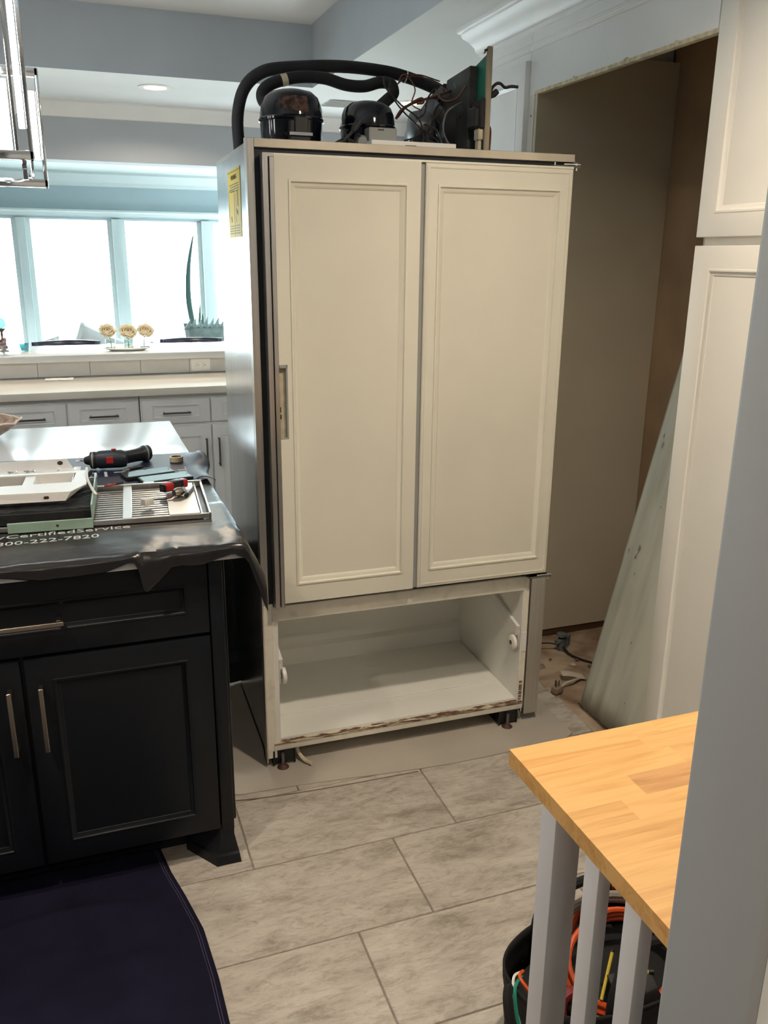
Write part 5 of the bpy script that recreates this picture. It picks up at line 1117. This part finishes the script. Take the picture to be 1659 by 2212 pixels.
tb = thing('teal_tealight', 'small pale teal glass candle cup on the bar', 'candle holder', (-0.285, 5.40, BZ))
obj('cup', MB().lathe([(0.020, 0.0), (0.026, 0.02), (0.028, 0.045), (0.0255, 0.045), (0.022, 0.02), (0.0005, 0.006)], n=20, caps=False), GLASST, tb)
obj('wax', MB().lathe([(0.0005, 0.006), (0.019, 0.007), (0.021, 0.022), (0.0005, 0.022)], n=16, caps=False), WHITEP, tb)

# ================================================================== SUN ROOM
def bar_stool(x, lbl):
    s = thing('bar_stool', lbl, 'stool', (x, 6.02, 0), 0, 'bar stools behind the raised bar')
    obj('backrest', MB().grid(24, 6, lambda u, v: (-0.205 + 0.41 * u, 0.17 - 0.10 * (2 * u - 1) ** 2 - 0.02, 0.80 + 0.255 * v)), STOOLB, s, solid=0.035, fixn=False)
    obj('seat', MB().lathe([(0.17, 0.70), (0.20, 0.71), (0.205, 0.74), (0.19, 0.765), (0.0005, 0.77)], n=32), STOOLB, s)
    for sx in (-1, 1):
        for sy in (-1, 1): obj('leg', MB().cyl((sx * 0.13, sy * 0.13, 0.71), (sx * 0.19, sy * 0.19, 0.0), 0.016, 0.012, 10), WOODD, s)
    obj('footrest', MB().tube([(0.17, 0.17, 0.25), (-0.17, 0.17, 0.25), (-0.17, -0.17, 0.25), (0.17, -0.17, 0.25)], 0.009, 8, 4, True), NICKEL, s)
bar_stool(-0.06, 'navy leather bar stool behind the candy jar side of the bar')
bar_stool(0.76, 'navy leather bar stool beside the refrigerator end of the bar')
so = thing('window_sofa', 'white sofa under the sun room windows', 'sofa', (0.4, 7.72, 0))
obj('seat', MB().box(-1.5, 1.5, -0.40, 0.42, 0.10, 0.46), SOFAW, so, bevel=0.04, seg=3)
obj('backrest', MB().box(-1.5, 1.5, 0.20, 0.44, 0.40, 0.84), SOFAW, so, bevel=0.05, seg=3)
for s in (-1, 1):
    obj('armrest', MB().box(s * 1.5 - 0.1, s * 1.5 + 0.1, -0.42, 0.44, 0.10, 0.64), SOFAW, so, bevel=0.04, seg=3)
    obj('foot', MB().box(s * 1.4 - 0.03, s * 1.4 + 0.03, -0.36, -0.30, 0, 0.10).box(s * 1.4 - 0.03, s * 1.4 + 0.03, 0.32, 0.38, 0, 0.10), WOODD, so)
def pillow(lbl, name, x, y, z, w, h, rx, rz, m, ry=0):
    def side(sg):
        def f(u, v):
            a, b = 2 * u - 1, 2 * v - 1
            t = 0.5 * 0.16 * ((1 - a ** 4) * (1 - b ** 4)) ** 0.5
            return (w / 2 * a * (1 - 0.06 * (1 - b * b)), sg * t, h / 2 * b * (1 - 0.06 * (1 - a * a)))
        return f
    o = MB().grid(14, 14, side(1)); o.grid(14, 14, side(-1))
    p = thing(name, lbl, 'pillow', (x, y, z), rz, 'pillows on the white sofa')
    obj('cover', o, m, p, rot=(rx, ry, 0))
    return p
gp_ = pillow('grey leaf-fringed pillow near the refrigerator', 'throw_pillow', 1.13, 7.74, 0.81, 0.44, 0.46, -0.25, 0, CUSHG)
for i in range(9):
    x = -0.20 + 0.05 * i
    obj('leaf_fringe', MB().add([(x - 0.03, -0.01, 0.17), (x + 0.03, -0.01, 0.17), (x + 0.045, 0.04, 0.265 + 0.015 * (i % 2)), (x, -0.03, 0.20)], [(0, 1, 2), (0, 3, 1), (1, 3, 2), (0, 2, 3)]), CUSHG, gp_)
pp_ = pillow('white pillow with dark diamond lines in front of the leafy pillow', 'patterned_pillow', 1.15, 7.50, 0.71, 0.44, 0.40, -0.30, 0.1, CUSHW)
obj('pattern', MB().tube([(-0.2, -0.085, 0.16), (-0.1, -0.10, 0.10), (0.0, -0.11, 0.165), (0.1, -0.10, 0.10), (0.2, -0.085, 0.16)], 0.005, 5), INK, pp_)
pillow('pale pillow tipped on its corner by the roses', 'throw_pillow', 0.155, 7.72, 0.81, 0.40, 0.38, -0.2, 0.1, CUSHW, 0.45)
pillow('pale pillow lying at an angle by the candy jar', 'throw_pillow', -0.30, 7.68, 0.74, 0.42, 0.36, -0.5, -0.2, CUSHW, -0.3)
pillow('small blue-white pillow against the leafy pillow', 'throw_pillow', 0.74, 7.62, 0.74, 0.30, 0.30, -0.3, 0.15, CUSHW, 0.1)
pl = thing('potted_plant', 'tall single-blade plant in a white pot before the windows', 'plant', (1.07, 8.335, 0))
obj('pot', MB().lathe([(0.09, 0.0), (0.10, 0.01), (0.12, 0.60), (0.125, 0.62), (0.11, 0.62), (0.105, 0.56), (0.0005, 0.56)], n=28), WHITEP, pl)
def blade_fn(pts, wid):
    def f(u, v):
        n = len(pts) - 1; t = v * n; i = min(int(t), n - 1); q = t - i
        p = Vector(pts[i]).lerp(Vector(pts[i + 1]), q); w = wid * math.sin(PI * (0.12 + 0.88 * v)) ** 0.7
        return (p.x + w * (u - 0.5), p.y + 0.25 * w * (u - 0.5) ** 2, p.z)
    return f
pc = crom([(0.02, 0, 0.56), (0.0, 0, 0.9), (-0.035, 0, 1.2), (-0.02, 0, 1.5), (0.04, 0, 1.80)], 6)
obj('leaf', MB().grid(4, 30, blade_fn([tuple(p) for p in pc], 0.05)), LEAFD, pl, solid=0.003, fixn=False)
obj('leaf', MB().grid(4, 10, blade_fn([(0.03, 0, 0.56), (0.04, 0, 0.8), (0.055, 0, 1.0), (0.07, 0, 1.18)], 0.03)), LEAFD, pl, solid=0.003, fixn=False)
obj('leaf', MB().grid(4, 10, blade_fn([(0.03, 0.02, 0.56), (0.05, 0.02, 0.8), (0.085, 0.02, 0.98), (0.09, 0.02, 1.08)], 0.03)), LEAFD, pl, solid=0.003, fixn=False)
